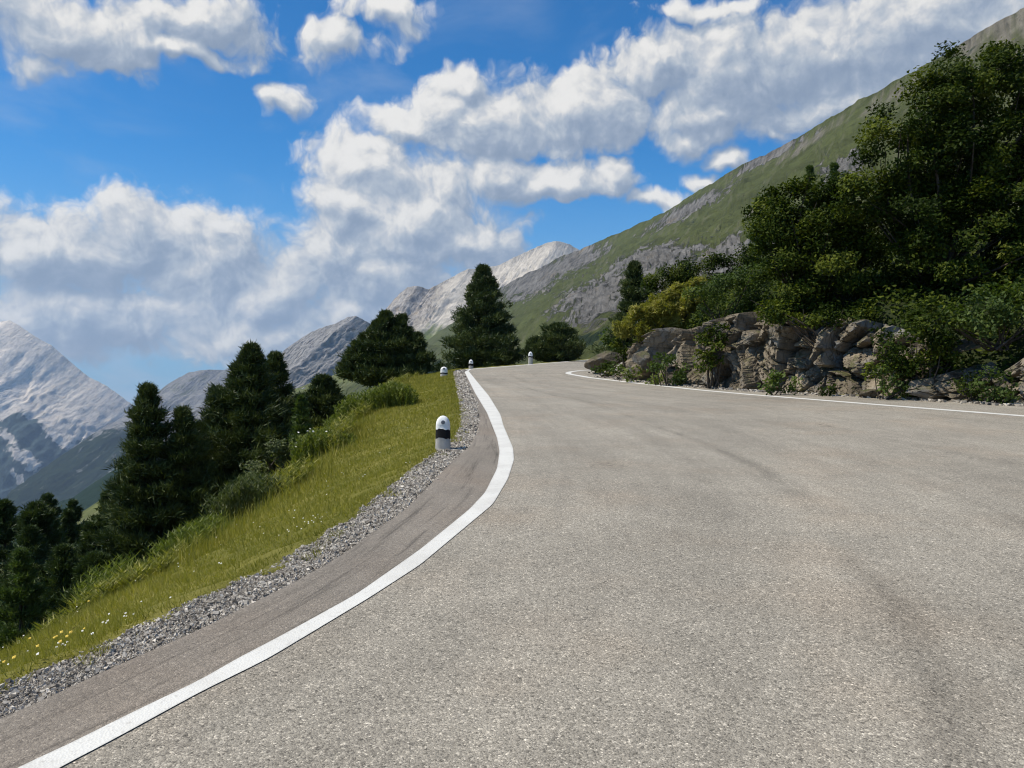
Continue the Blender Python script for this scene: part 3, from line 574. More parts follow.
def build_outcrop(name, foot_px, label, seed=0, dense=.035, lean=.22):
    fx = np.array([R(a, b) for a, b, _ in foot_px]); top = np.array([c for *_, c in foot_px])
    seg = np.concatenate([[0], np.cumsum(np.linalg.norm(np.diff(fx, axis=0), axis=1))]); s = np.arange(0, seg[-1], dense)
    x = np.interp(s, seg, fx[:, 0]); y = np.interp(s, seg, fx[:, 1]); hpx = np.interp(s, seg, [a for a, *_ in foot_px]); tpy = np.interp(s, seg, top)
    H = (np.interp(s, seg, [b for _, b, _ in foot_px]) - tpy) / F * y; H = H + .22 * fbm(xyz(s * 1.1, 0 * s), 4, seed=seed + 60); H = np.maximum(H, .12)
    tn = np.stack([np.gradient(x), np.gradient(y)], -1)
    for _ in range(40): tn[1:-1] = .25 * tn[:-2] + .5 * tn[1:-1] + .25 * tn[2:]
    tn /= np.linalg.norm(tn, axis=1)[:, None]; nn = np.stack([tn[:, 1], -tn[:, 0]], -1)
    if (nn @ np.array([-1, -.3])).mean() < 0: nn = -nn       # faces the road
    tt = np.concatenate([np.linspace(-.06, 1, int(2.1 / dense)), 1 + np.linspace(.03, 1, 26)])
    Sg, T = np.meshgrid(np.arange(len(s)), tt, indexing='ij'); i = Sg.ravel(); t = T.ravel(); z = np.minimum(t, 1) * H[i]; ss_ = s[i]
    over = np.maximum(t - 1, 0); sg = ss_ + .18 * np.sin(z * 2.3 + seed)
    D = facet(sg - z * .18, z, 1.15, 1.75, .80, .95, seed + 1); tone = .5 * facet.tone; D = D + facet(sg + z * .30, z, .42, 1.7, .44, .85, seed + 2); tone = tone + .5 * facet.tone; D = D + facet(sg, z, .17, 1.3, .11, .75, seed + 3) + .03 * fbm(xyz(ss_ * 9, z * 9), 4, seed=seed + 4)
    D = D * (.35 + .65 * sstep(0, .5, t)) * (1 - .75 * sstep(.0, .8, over)) + .16 * sstep(.35, 0, t)
    inset = .42 + lean * z - D + over * 1.15
    zz = zp(y[i]) + z + over * .28 + .12 * (D) * sstep(.7, 1, t) - .35 * sstep(.4, 1, over)
    v = np.stack([x[i] - nn[i, 0] * inset, y[i] - nn[i, 1] * inset, zz], -1); org = np.array([x[len(x) // 2], y[len(y) // 2], zp(y[len(y) // 2])])
    o = mk(name, v - org, grid_faces(len(s), len(tt)), M_ROCK, smooth=False, attrs={'tone': tone}); o.location = org
    return tag(o, label, 'rock')
build_outcrop('rock_outcrop', [(602, 376.4, 366), (612, 377.8, 350), (622, 379, 338), (640, 381.8, 336), (652, 383.0, 330), (675, 385, 329), (690, 386.5, 319), (715, 388.5, 317), (735, 390, 315), (757, 391.3, 318), (772, 392, 318), (790, 393, 316), (815, 394.4, 318), (838, 395.5, 322), (860, 396.7, 328), (880, 397.8, 334), (898, 398.9, 346), (915, 399.9, 356)],
              'long fractured brown rock outcrop standing along the right edge of the road', seed=11)
build_outcrop('rock_outcrop', [(918, 400.0, 386), (930, 400.8, 376), (945, 401.7, 368), (960, 402.6, 366), (975, 403.4, 374), (990, 404.2, 392)],
              'low dark rock beneath the shrubs near the right edge of the photo', seed=31, lean=.5)
build_outcrop('rock_outcrop', [(992, 404.2, 372), (1005, 405, 352), (1020, 405.9, 346), (1045, 407.3, 340), (1080, 409.3, 335), (1140, 412.5, 330), (1240, 420, 335)],
              'grey broken rock at the far right edge of the photo', seed=53, lean=.4)
def boulder(name, px, py, d, size, label, seed, flat=(1, 1, 1), rot=(0, 0, 0), sub=4):
    bm = bmesh.new(); bmesh.ops.create_icosphere(bm, subdivisions=sub, radius=1); rn = np.random.default_rng(seed)
    nrm = rn.normal(size=(17, 3)); nrm /= np.linalg.norm(nrm, axis=1)[:, None]; pl = rn.uniform(.62, 1.0, 17)
    co_ = np.array([v.co for v in bm.verts]); dot = co_ @ nrm.T; r = np.where(dot > .05, pl / np.maximum(dot, .05), 9).min(1); r = np.minimum(r, 1.2)
    r *= 1 + .05 * fbm(co_ * 3 + seed, 4, seed=seed); V = co_ * r[:, None] * np.array(flat) * size
    for v, c in zip(bm.verts, V): v.co = c
    me = bpy.data.meshes.new(name); bm.to_mesh(me); bm.free(); me.materials.append(M_ROCK); o = bpy.data.objects.new(name, me); COL.objects.link(o)
    o.location = P(px, py, d); o.rotation_euler = rot; return tag(o, label, 'rock')
boulder('rock_slab', 962, 346, 17.6, .48, 'pale flat stone slab jutting out under the yellow green shrub', 3, (1, .8, .14), (.1, -.42, .5))
boulder('boulder', 868, 393.5, 18.2, .20, 'small pale stone lying at the foot of the long outcrop', 5, (1.2, .9, .55))
boulder('boulder', 884, 352, 18.6, .24, 'pale block perched high on the outcrop beside the shrubs', 8, (1.1, .9, .6), (.2, .1, .3))
boulder('boulder', 641, 359, 26.0, .27, 'grey squarish block wedged in the left part of the outcrop', 9, (1, .9, 1.1))
boulder('boulder', 607, 362, 34.0, .80, 'sandy sloping boulder at the left tip of the outcrop', 12, (1.25, .8, .5), (0, -.35, .2))

# ================================================================== foliage
def unit(a): return a / (np.linalg.norm(a, axis=-1, keepdims=True) + 1e-9)
def blades(base, dirn, length, width, rn, bend=.0):
    n = len(base); dirn = unit(dirn); side = unit(np.cross(dirn, rn.normal(size=(n, 3)))); w = (width * .5 * np.ones(n))[:, None]; l = (length * np.ones(n))[:, None]
    tip = base + dirn * l + (bend * l * rn.normal(size=(n, 3)) if bend else 0)
    v = np.stack([base - side * w, base + side * w, tip], 1).reshape(-1, 3); return v, np.arange(n * 3).reshape(-1, 3)
def leaves(c, nrm, size, rn, long=1.5):
    n = len(c); nrm = unit(nrm); a = unit(np.cross(nrm, rn.normal(size=(n, 3)))); b = np.cross(nrm, a); s = (size * np.ones(n))[:, None]
    v = np.stack([c - a * s * long * .5, c + b * s * .42 - nrm * s * .12, c + a * s * long * .5, c - b * s * .42 - nrm * s * .12], 1).reshape(-1, 3)
    return v, np.arange(n * 4).reshape(-1, 4)

def pine(name, px, py, d, wpx, label, seed, mat=None, group=None, cat='tree', nb=250, low=.10, shape=.75, base_frac=.22, per=9, dens=12, extra_tops=(), dz=0, tlen=1.0, pad_r=.15):
    """stone pine: whorled limbs with upturned ends that carry brushes of needles"""
    rn = np.random.default_rng(seed); top = P(px, py, d); g = gz(top[0], top[1]) + dz; H = max(top[2] - g, .8); Rm = wpx / 2 * d / F
    root = empty(name, (top[0], top[1], g), label, cat, group); lim = MB(); cr = MB()
    lean = rn.normal(size=2) * .02 * H
    stems = [((0, 0), 1.0, 1.0)] + [((ex, ey), hf, rf) for ex, ey, hf, rf in extra_tops]
    for (sx, sy), hf, rf in stems:
        zz = np.linspace(-.25, H * hf * .97, 9); fr = zz / H
        px_ = sx * sstep(-.02, .18, fr) + lean[0] * fr; py_ = sy * sstep(-.02, .18, fr) + lean[1] * fr
        lim.tube(np.stack([px_, py_, zz], -1), np.interp(fr, [0, 1], [max(.03 * H * .62, .05), .012]), 7)
        n = int(nb * rf); nl = max(7, int(H * hf * (1 - low) / (.30 + .05 * H))); lev = 1 - (1 - (np.arange(nl) + .5) / nl) ** 1.35; wt = np.maximum(.35, 1 - lev) ; pick = rn.choice(nl, n, p=wt / wt.sum())
        h = low + (1 - low) * np.clip(lev[pick] + rn.normal(size=n) * .10 / nl, 0, .995); wl = rn.uniform(.80, 1.14, nl)[pick]
        prof = np.minimum(1, ((1 - h) / (1 - base_frac)) ** shape) * np.minimum(1, .80 + .20 * (h - low) / max(base_frac - low, .02))
        az = rn.random(n) * 2 * PI; lob = .80 + .75 * noise3(np.stack([np.cos(az) * 1.9, np.sin(az) * 1.9, h * H * 1.15], -1) + seed, 3)
        r = Rm * rf * prof * np.clip(lob, .5, 1.2) * wl * (1.12 - .5 * rn.random(n) ** 1.6) + .02 * Rm
        ux = np.stack([np.cos(az), np.sin(az)], -1); z0 = h * H * hf - .12 * r; fx = np.interp(h * hf, fr, px_); fy = np.interp(h * hf, fr, py_)
        rise = .30 + .5 * h
        for k in range(0, n, 3):
            a = np.array([fx[k], fy[k], z0[k]]); lim.tube([a, a + [ux[k, 0] * r[k] * .55, ux[k, 1] * r[k] * .55, rise[k] * r[k] * .25], a + [ux[k, 0] * r[k] * .92, ux[k, 1] * r[k] * .92, rise[k] * r[k] * .8]], [.022 * r[k] + .008, .016 * r[k] + .005, .006], 4)
        q_ = 260; hh = .86 + .14 * rn.random(q_) ** .8; lb = np.stack([np.interp(hh * hf, fr, px_), np.interp(hh * hf, fr, py_), hh * hf * H - .02 * H], -1) + rn.normal(size=(q_, 3)) * [.05 * Rm * rf, .05 * Rm * rf, .01] * (1.25 - hh[:, None]) * 4
        v, ff = blades(lb, rn.normal(size=(q_, 3)) * .30 + [0, 0, 1], (.05 * Rm + .07) * rn.uniform(.7, 1.3, q_), max(1.1 * d / F, .022), rn); cr.add(v, ff, np.full(len(v), .55))
        tint = np.clip(.5 + .25 * rn.normal(size=n), 0, 1)
        f = 1 - .75 * rn.random((n, per)) ** 2.2; f[:, 0] = 1
        c = np.stack([fx[:, None] + ux[:, :1] * r[:, None] * f, fy[:, None] + ux[:, 1:] * r[:, None] * f, z0[:, None] + (rise * r)[:, None] * f ** 2 * .8], -1)
        pad = (pad_r * (.34 + .66 * r / Rm) * Rm)[:, None, None] * np.minimum(1, .35 + f)[..., None]
        c = c + np.clip(rn.normal(size=c.shape), -2.2, 2.2) * .62 * pad * [1, 1, .42] + [0, 0, .3] * pad * np.abs(rn.normal(size=(n, per, 1))) * .5
        c = c.reshape(-1, 3); tn = np.repeat(tint, per) + .45 * (f.ravel() - .62); out = unit(np.stack([np.repeat(ux[:, 0], per), np.repeat(ux[:, 1], per), np.full(n * per, 1.15)], -1))
        m = len(c); cc = np.repeat(c, dens, 0); dd = np.repeat(out, dens, 0) + rn.normal(size=(m * dens, 3)) * .58
        L = tlen * (.095 * Rm + .11) * rn.uniform(.7, 1.25, m * dens) * np.repeat(.50 + .50 * np.repeat(np.sqrt(np.clip(r / Rm, 0, 1)), per), dens); W = max(1.15 * d / F, .024)
        v, ff = blades(cc + rn.normal(size=cc.shape) * L[:, None] * .35, dd, L, W, rn); cr.add(v, ff, np.repeat(np.repeat(np.clip(tn, 0, 1), dens), 3))
    lim.build('trunk', M_BARK, root, True); cr.build('crown', mat or M_PINE, root, attr='tint'); return root

def bush(name, lobes, d, label, seed, mat=None, group=None, cat='bush', leaf=.07, cover=3.0, clump=.30, upright=.6, base=None, depth=.85, long=1.5, sprigs=1.0, dz=0, long_sprig=1.0):
    """broad-leaved shrub or small tree: stems to each lobe, leaves in clumps over the lobes"""
    rn = np.random.default_rng(seed); L = []
    for l in lobes:
        dd = d + (l[4] if len(l) > 4 else 0); L.append((P(l[0], l[1], dd), l[2] * dd / F, l[3] * dd / F))
    bx, by = base if base else (np.mean([l[0][0] for l in L]), np.mean([l[0][1] for l in L]) + .1); g = max(gz(bx, by) + dz, min(l[0][2] - l[2] for l in L) - .1); org = np.array([bx, by, g])
    root = empty(name, org, label, cat, group); st = MB(); lv = MB(); C = []; N = []; Tn = []; Sz = []
    px_m = d / F
    for c, rx, rz in L:
        ry = depth * min(rx, rz) if depth < 1 else depth * rx
        for q in range(3):
            tgt = c + rn.normal(size=3) * [rx * .35, ry * .3, rz * .3]; b0 = org + rn.normal(size=3) * [.12, .1, 0] - [0, 0, .1]; mid = b0 * .55 + tgt * .45 + rn.normal(size=3) * .12 * np.linalg.norm(tgt - b0)
            s_ = np.linspace(0, 1, 7)[:, None]; pts = (1 - s_) ** 2 * b0 + 2 * s_ * (1 - s_) * mid + s_ ** 2 * tgt
            st.tube(pts, np.linspace(.014 * np.linalg.norm(tgt - b0) + .01, .008, 7), 5)
        ncl = max(5, int(1.75 * (rx * rz) / (clump ** 2))); nl = int(cover * PI * rx * rz / (leaf * leaf * .63) / ncl) + 3
        dirs = unit(rn.normal(size=(ncl, 3))); rad = rn.uniform(.45, 1.0, ncl) ** .6; rad = rad * (.86 + .35 * noise3(dirs * 2.1 + seed, 5)); k = rn.random(ncl) < .12 * sprigs; rad = np.where(k, rad * 1.06, rad)
        cc = c + dirs * rad[:, None] * [rx, ry, rz]; tint = np.clip(.38 + .30 * rn.normal(size=ncl), 0, 1)
        pts = np.repeat(cc, nl, 0) + np.clip(rn.normal(size=(ncl * nl, 3)), -1.7, 1.7) * clump * .48 * np.array([1, 1, .75 * long_sprig])
        C.append(pts); Tn.append(np.clip(np.repeat(tint, nl), 0, 1)); N.append(np.repeat(dirs, nl, 0) * .55 + [0, 0, upright] + rn.normal(size=pts.shape) * .55); Sz.append(leaf * rn.uniform(.65, 1.3, len(pts)))
    C = np.concatenate(C); N = np.concatenate(N); Tn = np.concatenate(Tn); Sz = np.concatenate(Sz)
    v, f = leaves(C, N, Sz, rn, long); lv.add(v, f, np.repeat(Tn, 4))
    st.build('stems', M_BARK, root, True, org); lv.build('foliage', mat or M_ALDER, root, origin=org, attr='tint'); return root
def herb_bush(name, lobes, d, label, seed, mat, n=900, hmin=.25, hmax=.6, group=None, cat='plant', dz=0, leafy=.045, heads=0):
    """tall herbs: upright stalks set with narrow leaves"""
    rn = np.random.default_rng(seed); cx = np.mean([P(l[0], l[1], d)[0] for l in lobes]); org = np.array([cx, d, gz(cx, d) + dz]); root = empty(name, org, label, cat, group); mb = MB(); sk = MB()
    for l in lobes:
        dd = d + (l[4] if len(l) > 4 else 0); c = P(l[0], l[1], dd); rx, rz = l[2] * dd / F, l[3] * dd / F; k = max(6, int(n * l[2] / sum(q[2] for q in lobes)))
        x = c[0] + rn.uniform(-1, 1, k) * rx; y = c[1] + rn.uniform(-1, 1, k) * max(.4, rx * .5); topz = c[2] + rz * np.sqrt(np.clip(1 - ((x - c[0]) / rx) ** 2, 0, 1)) * rn.uniform(.6, 1.1, k); h = rn.uniform(hmin, hmax, k); b = np.stack([x, y, topz - h], -1)
        lean = rn.normal(size=(k, 3)) * .13 + [0, 0, 1]; v, f = blades(b, lean, h * 1.06, .014 * dd / 14, rn); sk.add(v, f, np.repeat(rn.random(k), 3))
        q = 16; fr = rn.uniform(.1, 1.0, (k, q)); p = b[:, None] + unit(lean)[:, None] * (h[:, None] * fr)[..., None]; az = rn.random((k, q)) * 2 * PI
        dr = np.stack([np.cos(az), np.sin(az), .9 + 0 * az], -1); tn = np.repeat(np.clip(.45 + .25 * rn.normal(size=k), 0, 1), q); v, f = blades(p.reshape(-1, 3), dr.reshape(-1, 3), (leafy * 2.3 * rn.uniform(.6, 1.2, k * q) * (1.25 - .5 * fr.ravel())), leafy * .5 * dd / 14 ** 1 * .9, rn); mb.add(v, f, np.repeat(tn, 3))
        if heads:
            idx = rn.choice(k, min(k, heads), replace=False)
            for q_ in idx:
                tp_ = b[q_] + unit(lean[q_]) * h[q_] * 1.06; th = np.arange(8) / 8 * 2 * PI; rr = .024 * rn.uniform(.7, 1.2); ring = tp_ + rr * np.stack([np.cos(th), np.sin(th), .25 * rn.normal(size=8)], -1)
                hb_ = MB(); hb_.add(np.vstack([tp_ + [0, 0, .012], ring, tp_ - [0, 0, .014]]), np.vstack([np.stack([0 * np.arange(8), 1 + np.arange(8), 1 + (np.arange(8) + 1) % 8], -1), np.stack([0 * np.arange(8) + 9, 1 + (np.arange(8) + 1) % 8, 1 + np.arange(8)], -1)])); hb_.build('flower_head', M_WHITEF, root, origin=org)
            heads = 0
    sk.build('stalks', mat, root, origin=org, attr='tint'); mb.build('foliage', mat, root, origin=org, attr='tint'); return root

def flat_mat(name, c, rough=.8):
    m, t = material(name); r = t.n('ShaderNodeNewGeometry').outputs['Random Per Island']; finish(t, t.vm('SCALE', c, scale=t.m('ADD', .8, t.m('MULTIPLY', r, .35))), rough); return m
M_WHITEF = flat_mat('white_petals', (.80, .78, .70)); M_YELF = flat_mat('yellow_petals', (.78, .55, .10))
# ================================================================== trees left of the road and beyond the bend
pine('stone_pine', 482, 269, 70, 84, 'tall dense conical pine standing alone behind the crest of the road', 1, nb=360, low=.06, shape=.80, base_frac=.22, per=20, dens=13, extra_tops=[(-4.6, .2, .20, .28)], cat='pine')
pine('stone_pine', 386, 314, 42, 66, 'broad rounded pine with an uneven top beside the grassy bank', 2, nb=170, low=.04, shape=.92, base_frac=.24, per=20, dens=13, extra_tops=[(.85, .1, .95, .72), (-1.15, 0, .70, .75), (1.65, 0, .70, .62), (-1.8, .2, .48, .6), (-.55, .2, .88, .6)], cat='pine')
pine('stone_pine', 556, 326, 66, 48, 'small round bushy pine beside the white stone at the far bend', 3, nb=190, low=.02, shape=.62, base_frac=.24, per=18, dens=12, extra_tops=[(-1.7, 0, .62, .6), (1.0, 0, .85, .6)], cat='pine')
pine('stone_pine', 325, 379, 34, 62, 'short pine with a rounded top between the larger dark pines', 4, nb=180, low=.04, shape=.7, base_frac=.25, per=20, dens=12, cat='pine', dz=-.5)
pine('stone_pine', 153, 389, 27, 104, 'leftmost of the tall pines, with a ragged narrow top', 5, nb=250, low=.06, shape=1.0, base_frac=.24, per=20, dens=13, extra_tops=[(1.1, .2, .87, .75), (-.6, .3, .74, .6)], cat='pine')
pine('stone_pine', 246, 348, 29, 110, 'tallest dark pine above the bank, its top touching the sky', 6, nb=290, low=.06, shape=1.05, base_frac=.24, per=20, dens=13, extra_tops=[(-1.25, .1, .72, .62), (-.5, .2, .88, .45)], cat='pine')
pine('stone_pine', 275, 356, 31, 84, 'slim pine with a jagged right side growing against the tallest pine', 7, nb=230, low=.06, shape=1.0, base_frac=.24, per=20, dens=13, cat='pine')
G2 = 'pines on the slope below the bank'
for a in ((42, 506, 33, 92, 'broad rounded pine in the lower left of the slope', .5), (88, 527, 29, 74, 'dark pine standing just left of the tall ragged pine, low on the slope', .55), (8, 504, 37, 74, 'pine cut by the left edge of the photo', .5),
          (66, 549, 25, 62, 'small dark pine behind the flowers at the edge of the bank', .6), (121, 517, 34, 58, 'grey green pine half hidden behind the leftmost tall pine', .55), (178, 470, 30, 66, 'low pine filling the gap under the tall pines', .5), (210, 455, 33, 60, 'shaded pine behind the tallest pine', .5),
          (78, 502, 52, 52, 'distant rounded pine beside the pale meadow slope', .5), (52, 496, 58, 60, 'farthest rounded pine of the lower left group, level with the meadow', .5), (108, 494, 40, 52, 'blue green pine in the gap left of the leftmost tall pine', .7), (62, 512, 42, 50, 'narrow pine between the broad rounded pine and the tall ones', .75), (28, 530, 27, 60, 'low bushy pine just above the light green young pine', .5), (95, 556, 21, 56, 'lowest dark pine against the edge of the flowering bank', .5)):
    pine('stone_pine', *a[:4], a[4], 20 + int(a[0]), mat=M_PINE_PALE, nb=190, low=.05, shape=a[5] + .2, base_frac=.2, per=18, dens=12, group=G2, cat='pine', dz=-.6)
pine('pine_sapling', 21, 553, 20, 58, 'light green young pine at the lower left edge of the photo', 31, mat=M_SPRUCE, nb=120, low=.04, shape=.85, base_frac=.18, per=22, dens=12, cat='pine', dz=-.4, pad_r=.13)
pine('pine_sapling', 300, 398, 24, 24, 'light green sapling in front of the short pine', 32, mat=M_SPRUCE, nb=110, low=.05, shape=.8, base_frac=.2, per=8, dens=10, cat='pine')
for a in ((441, 350, 120, 7, 'tiny dark fir left of the tall conical pine'), (436, 357, 110, 8, 'tiny dark fir lowest on the slope left of the tall conical pine'), (448, 360, 90, 11, 'tiny dark fir nearest the foot of the tall conical pine')):
    pine('fir', *a[:4], a[4], 40 + a[0], nb=60, low=.05, shape=.9, base_frac=.15, per=5, dens=6, group='tiny firs beyond the bank', cat='fir', dz=.0)
# right bank
pine('spruce', 635, 265, 37, 68, 'small dark spruce at the left end of the bank above the rock', 51, nb=300, low=.03, shape=.95, base_frac=.15, per=16, dens=11, cat='spruce')
pine('spruce', 760, 199, 34, 26, 'slim spruce tip rising left of the big leafy bushes', 52, mat=M_SPRUCE, nb=240, low=.1, shape=.95, base_frac=.15, per=14, dens=10, cat='spruce')
pine('spruce', 809, 168, 33, 30, 'slim light spruce tip poking above the big leafy bushes', 53, mat=M_SPRUCE, nb=240, low=.1, shape=.95, base_frac=.15, per=14, dens=10, cat='spruce')
pine('spruce', 836, 165, 34, 32, 'spruce tip rising just left of the tallest leafy tree', 54, mat=M_SPRUCE, nb=240, low=.1, shape=.95, base_frac=.15, per=14, dens=10, cat='spruce')
bush('alder', [(972, 78, 44, 42), (1010, 92, 46, 55), (935, 112, 42, 46), (900, 150, 40, 50), (958, 150, 56, 60), (1020, 175, 70, 80), (915, 205, 56, 56), (975, 240, 78, 60, -.3), (1040, 265, 60, 70), (1075, 120, 60, 80), (865, 200, 28, 38), (1000, 140, 52, 60, .5), (1035, 195, 50, 60, .6), (925, 165, 45, 50, .6), (960, 205, 60, 50, .5)], 20.5, 'tallest leafy tree on the bank, filling the upper right', 61, leaf=.074, cover=3.1, clump=.40, base=(11.8, 21.5), cat='tree')
bush('alder', [(800, 212, 42, 36), (838, 212, 44, 42), (778, 252, 30, 40), (772, 228, 22, 34), (776, 222, 26, 32, .8), (790, 240, 30, 40, .9), (828, 262, 56, 50), (872, 245, 42, 52), (790, 290, 40, 34), (870, 298, 50, 36)], 21.5, 'wide dark leafy bush on the bank left of the tallest tree', 62, leaf=.072, cover=3.1, clump=.38, base=(8.6, 22.2), cat='tree')
bush('shrub', [(668, 288, 26, 24), (700, 274, 30, 22), (722, 270, 22, 20), (655, 300, 20, 22), (745, 262, 16, 20)], 33, 'row of dark shrubs on the bank right of the small spruce', 63, mat=M_ALDER, leaf=.075, cover=2.8, clump=.4)
bush('shrub', [(722, 296, 34, 24), (752, 290, 26, 30), (700, 302, 18, 16)], 24.5, 'rounded bright green shrub above the middle of the outcrop', 64, mat=M_SHRUB, leaf=.058, cover=2.4, clump=.32)
bush('shrub', [(800, 318, 46, 16), (768, 310, 26, 18), (845, 318, 40, 16), (886, 322, 34, 22)], 20.2, 'dark low growth along the lip of the outcrop', 65, mat=M_ALDER, leaf=.07, cover=1.7, clump=.3)
bush('shrub', [(908, 340, 34, 34), (935, 330, 34, 36), (892, 362, 22, 26), (915, 376, 30, 20), (950, 355, 24, 20)], 17.6, 'dark green shrub spilling down over the end of the outcrop', 66, mat=M_ALDER, leaf=.07, cover=1.9, clump=.3)
bush('shrub', [(985, 310, 38, 26), (1015, 302, 30, 30), (955, 318, 20, 18), (1050, 305, 40, 36)], 17.2, 'yellow green shrub above the pale stone slab', 67, mat=M_SHRUB, leaf=.072, cover=1.9, clump=.32)
bush('shrub', [(993, 382, 16, 18), (1004, 392, 18, 10)], 16.0, 'small yellow green bush at the foot of the rocks near the right edge', 68, mat=M_SHRUB, leaf=.06, cover=2.0, clump=.22)
bush('shrub', [(967, 384, 14, 12), (978, 392, 12, 7)], 16.6, 'little dark weed tuft between the low rocks', 69, mat=M_ALDER, leaf=.05, cover=1.6, clump=.2)
bush('shrub', [(880, 380, 14, 14), (900, 384, 14, 14)], 17.5, 'bright leafy tuft under the hanging dark shrub', 70, mat=M_SHRUB, leaf=.06, cover=1.8, clump=.2)
for k, (l, d, lab, mt) in enumerate((
        ([(783, 382, 16, 11), (770, 386, 10, 7)], 19.2, 'leafy weed bush at the foot of the outcrop under its widest face', M_SHRUB), ([(826, 389, 8, 6)], 18.8, 'tiny green tuft at the foot of the outcrop right of the leafy weed bush', M_ALDER),
        ([(712, 345, 15, 22), (705, 365, 13, 18), (722, 335, 10, 14)], 22.2, 'green creeping bush growing in the cleft in the middle of the outcrop', M_ALDER), ([(672, 372, 20, 13), (660, 362, 14, 12)], 23.8, 'green bush at the foot of the left part of the outcrop', M_SHRUB),
        ([(652, 378, 11, 7)], 24.6, 'low yellowish tuft left of the green bush at the foot of the rock', M_HERB), ([(632, 374, 10, 9)], 26.2, 'low yellowish bush under the square block', M_HERB),
        ([(618, 374, 9, 9)], 28.2, 'small olive bush at the left foot of the outcrop', M_SHRUB), ([(603, 369, 11, 10), (612, 362, 8, 9)], 30.5, 'dark round bush at the left tip of the outcrop beside the road', M_ALDER),
        ([(620, 345, 9, 18), (628, 352, 6, 12)], 30.0, 'dark bush hanging over the left end of the rock', M_ALDER), ([(612, 338, 12, 12)], 35.0, 'olive bush behind the left end of the rock', M_SHRUB))):
    bush('shrub', l, d, lab, 80 + k, mat=mt, leaf=.055 + .0012 * d, cover=2.0, clump=.22)
bush('tall_grass_clump', [(640, 322, 21, 17), (660, 311, 21, 18), (680, 301, 19, 18), (698, 294, 15, 16), (624, 332, 12, 9), (650, 333, 16, 10), (676, 321, 16, 12)], 27.5, 'yellow green tall grass on the lip of the outcrop left of the rounded shrub', 95, mat=M_YGRASS, leaf=.055, cover=3.4, clump=.19, long=4.5, upright=.0, long_sprig=1.6, sprigs=2.5, cat='grass clump')
# shrubs and herbs along the outer edge of the bank
bush('shrub', [(275, 462, 24, 22), (292, 452, 14, 14), (258, 474, 14, 14)], 15.5, 'grey green rounded shrub in front of the tall pines', 101, mat=M_SAGE, leaf=.045, cover=2.0, clump=.2, cat='bush', dz=-.3)
herb_bush('herb_clump', [(372, 412, 34, 22), (350, 428, 24, 16), (395, 396, 20, 14)], 19, 'tall bright green herbs on the bank below the broad rounded pine', 102, M_HERB, n=900, hmin=.3, hmax=.8)
herb_bush('herb_clump', [(322, 450, 26, 20), (340, 446, 18, 14)], 14, 'leafy herb clump with white flower heads right of the grey green shrub', 103, M_HERB, n=420, hmin=.25, hmax=.6, heads=16)
herb_bush('herb_clump', [(255, 492, 26, 18), (232, 505, 18, 14)], 10.5, 'dark leafy herb clump halfway along the outer edge of the bank', 104, M_SAGE, n=320, hmin=.22, hmax=.5)
herb_bush('herb_clump', [(205, 535, 26, 16), (182, 548, 20, 12)], 8.4, 'dense green herb clump near the lower end of the bank', 105, M_HERB, n=300, hmin=.2, hmax=.42)
herb_bush('herb_clump', [(118, 572, 20, 12), (100, 584, 12, 8)], 7.0, 'sparse tall weeds with upright stalks at the lower edge of the bank', 106, M_HERB, n=120, hmin=.2, hmax=.55)

# ================================================================== turf, flowers, gravel (uncountable)
def build_grass():
    rn = np.random.default_rng(200); mb = MB(); n = 240000
    y = 1.9 * (42 / 1.9) ** rn.random(n); t = 4.3 * rn.random(n) - .15; x, z = bank_pt(y, t); pat = fbm(xyz(x * .9, y * .9), 4, seed=201); pat2 = fbm(xyz(x * 4, y * 4), 3, seed=202)
    keep = (t > .02 - .17 * np.clip(pat2 * 2.5, -.3, 1)) & (rn.random(n) < .75 + .9 * pat2 + .35); x, y, z, t, pat, pat2 = (q[keep] for q in (x, y, z, t, pat, pat2)); n = len(x)
    L = (.022 + .040 * rn.random(n) + .05 * np.clip(pat, -.3, .6)) * (1 + .55 * sstep(1.2, 2.6, t)) * (1 + .012 * y); W = np.maximum(.0038, .75 * y / F) * rn.uniform(.7, 1.2, n)
    lean = rn.normal(size=(n, 3)) * .55 + [-.15, -.1, 1.0]; tint = np.clip(.48 + .55 * pat + .30 * pat2 + .10 * rn.normal(size=n) - .22 * (t < .25) , 0, 1)
    v, f = blades(np.stack([x, y, z - .006], -1), lean, L, W, rn); mb.add(v, f, np.repeat(tint, 3))
    n = 52000; y = 2.2 * (41 / 2.2) ** rn.random(n); t = 1.8 + 4.2 * rn.random(n); x, z = bank_pt(y, t); cl = fbm(xyz(x * 1.1, y * .8), 3, seed=205); k = cl > .0 - .25 * (t - 2); x, y, z, t, cl = (q[k] for q in (x, y, z, t, cl)); n = len(x)
    L = (.06 + .24 * rn.random(n) ** 2 + .20 * np.clip(cl, 0, .5)) * (.45 + .55 * sstep(3, 10, y)); v, f = blades(np.stack([x, y, z - .02], -1), rn.normal(size=(n, 3)) * .28 + [-.05, 0, 1], L, np.maximum(.005, .8 * y / F), rn); mb.add(v, f, np.repeat(np.clip(.42 + .3 * rn.normal(size=n), 0, 1), 3))
    tag(mb.build('grass', M_GRASS, attr='tint'), 'short yellow green turf with taller blades along its outer edge', 'grass', kind='stuff')
build_grass()
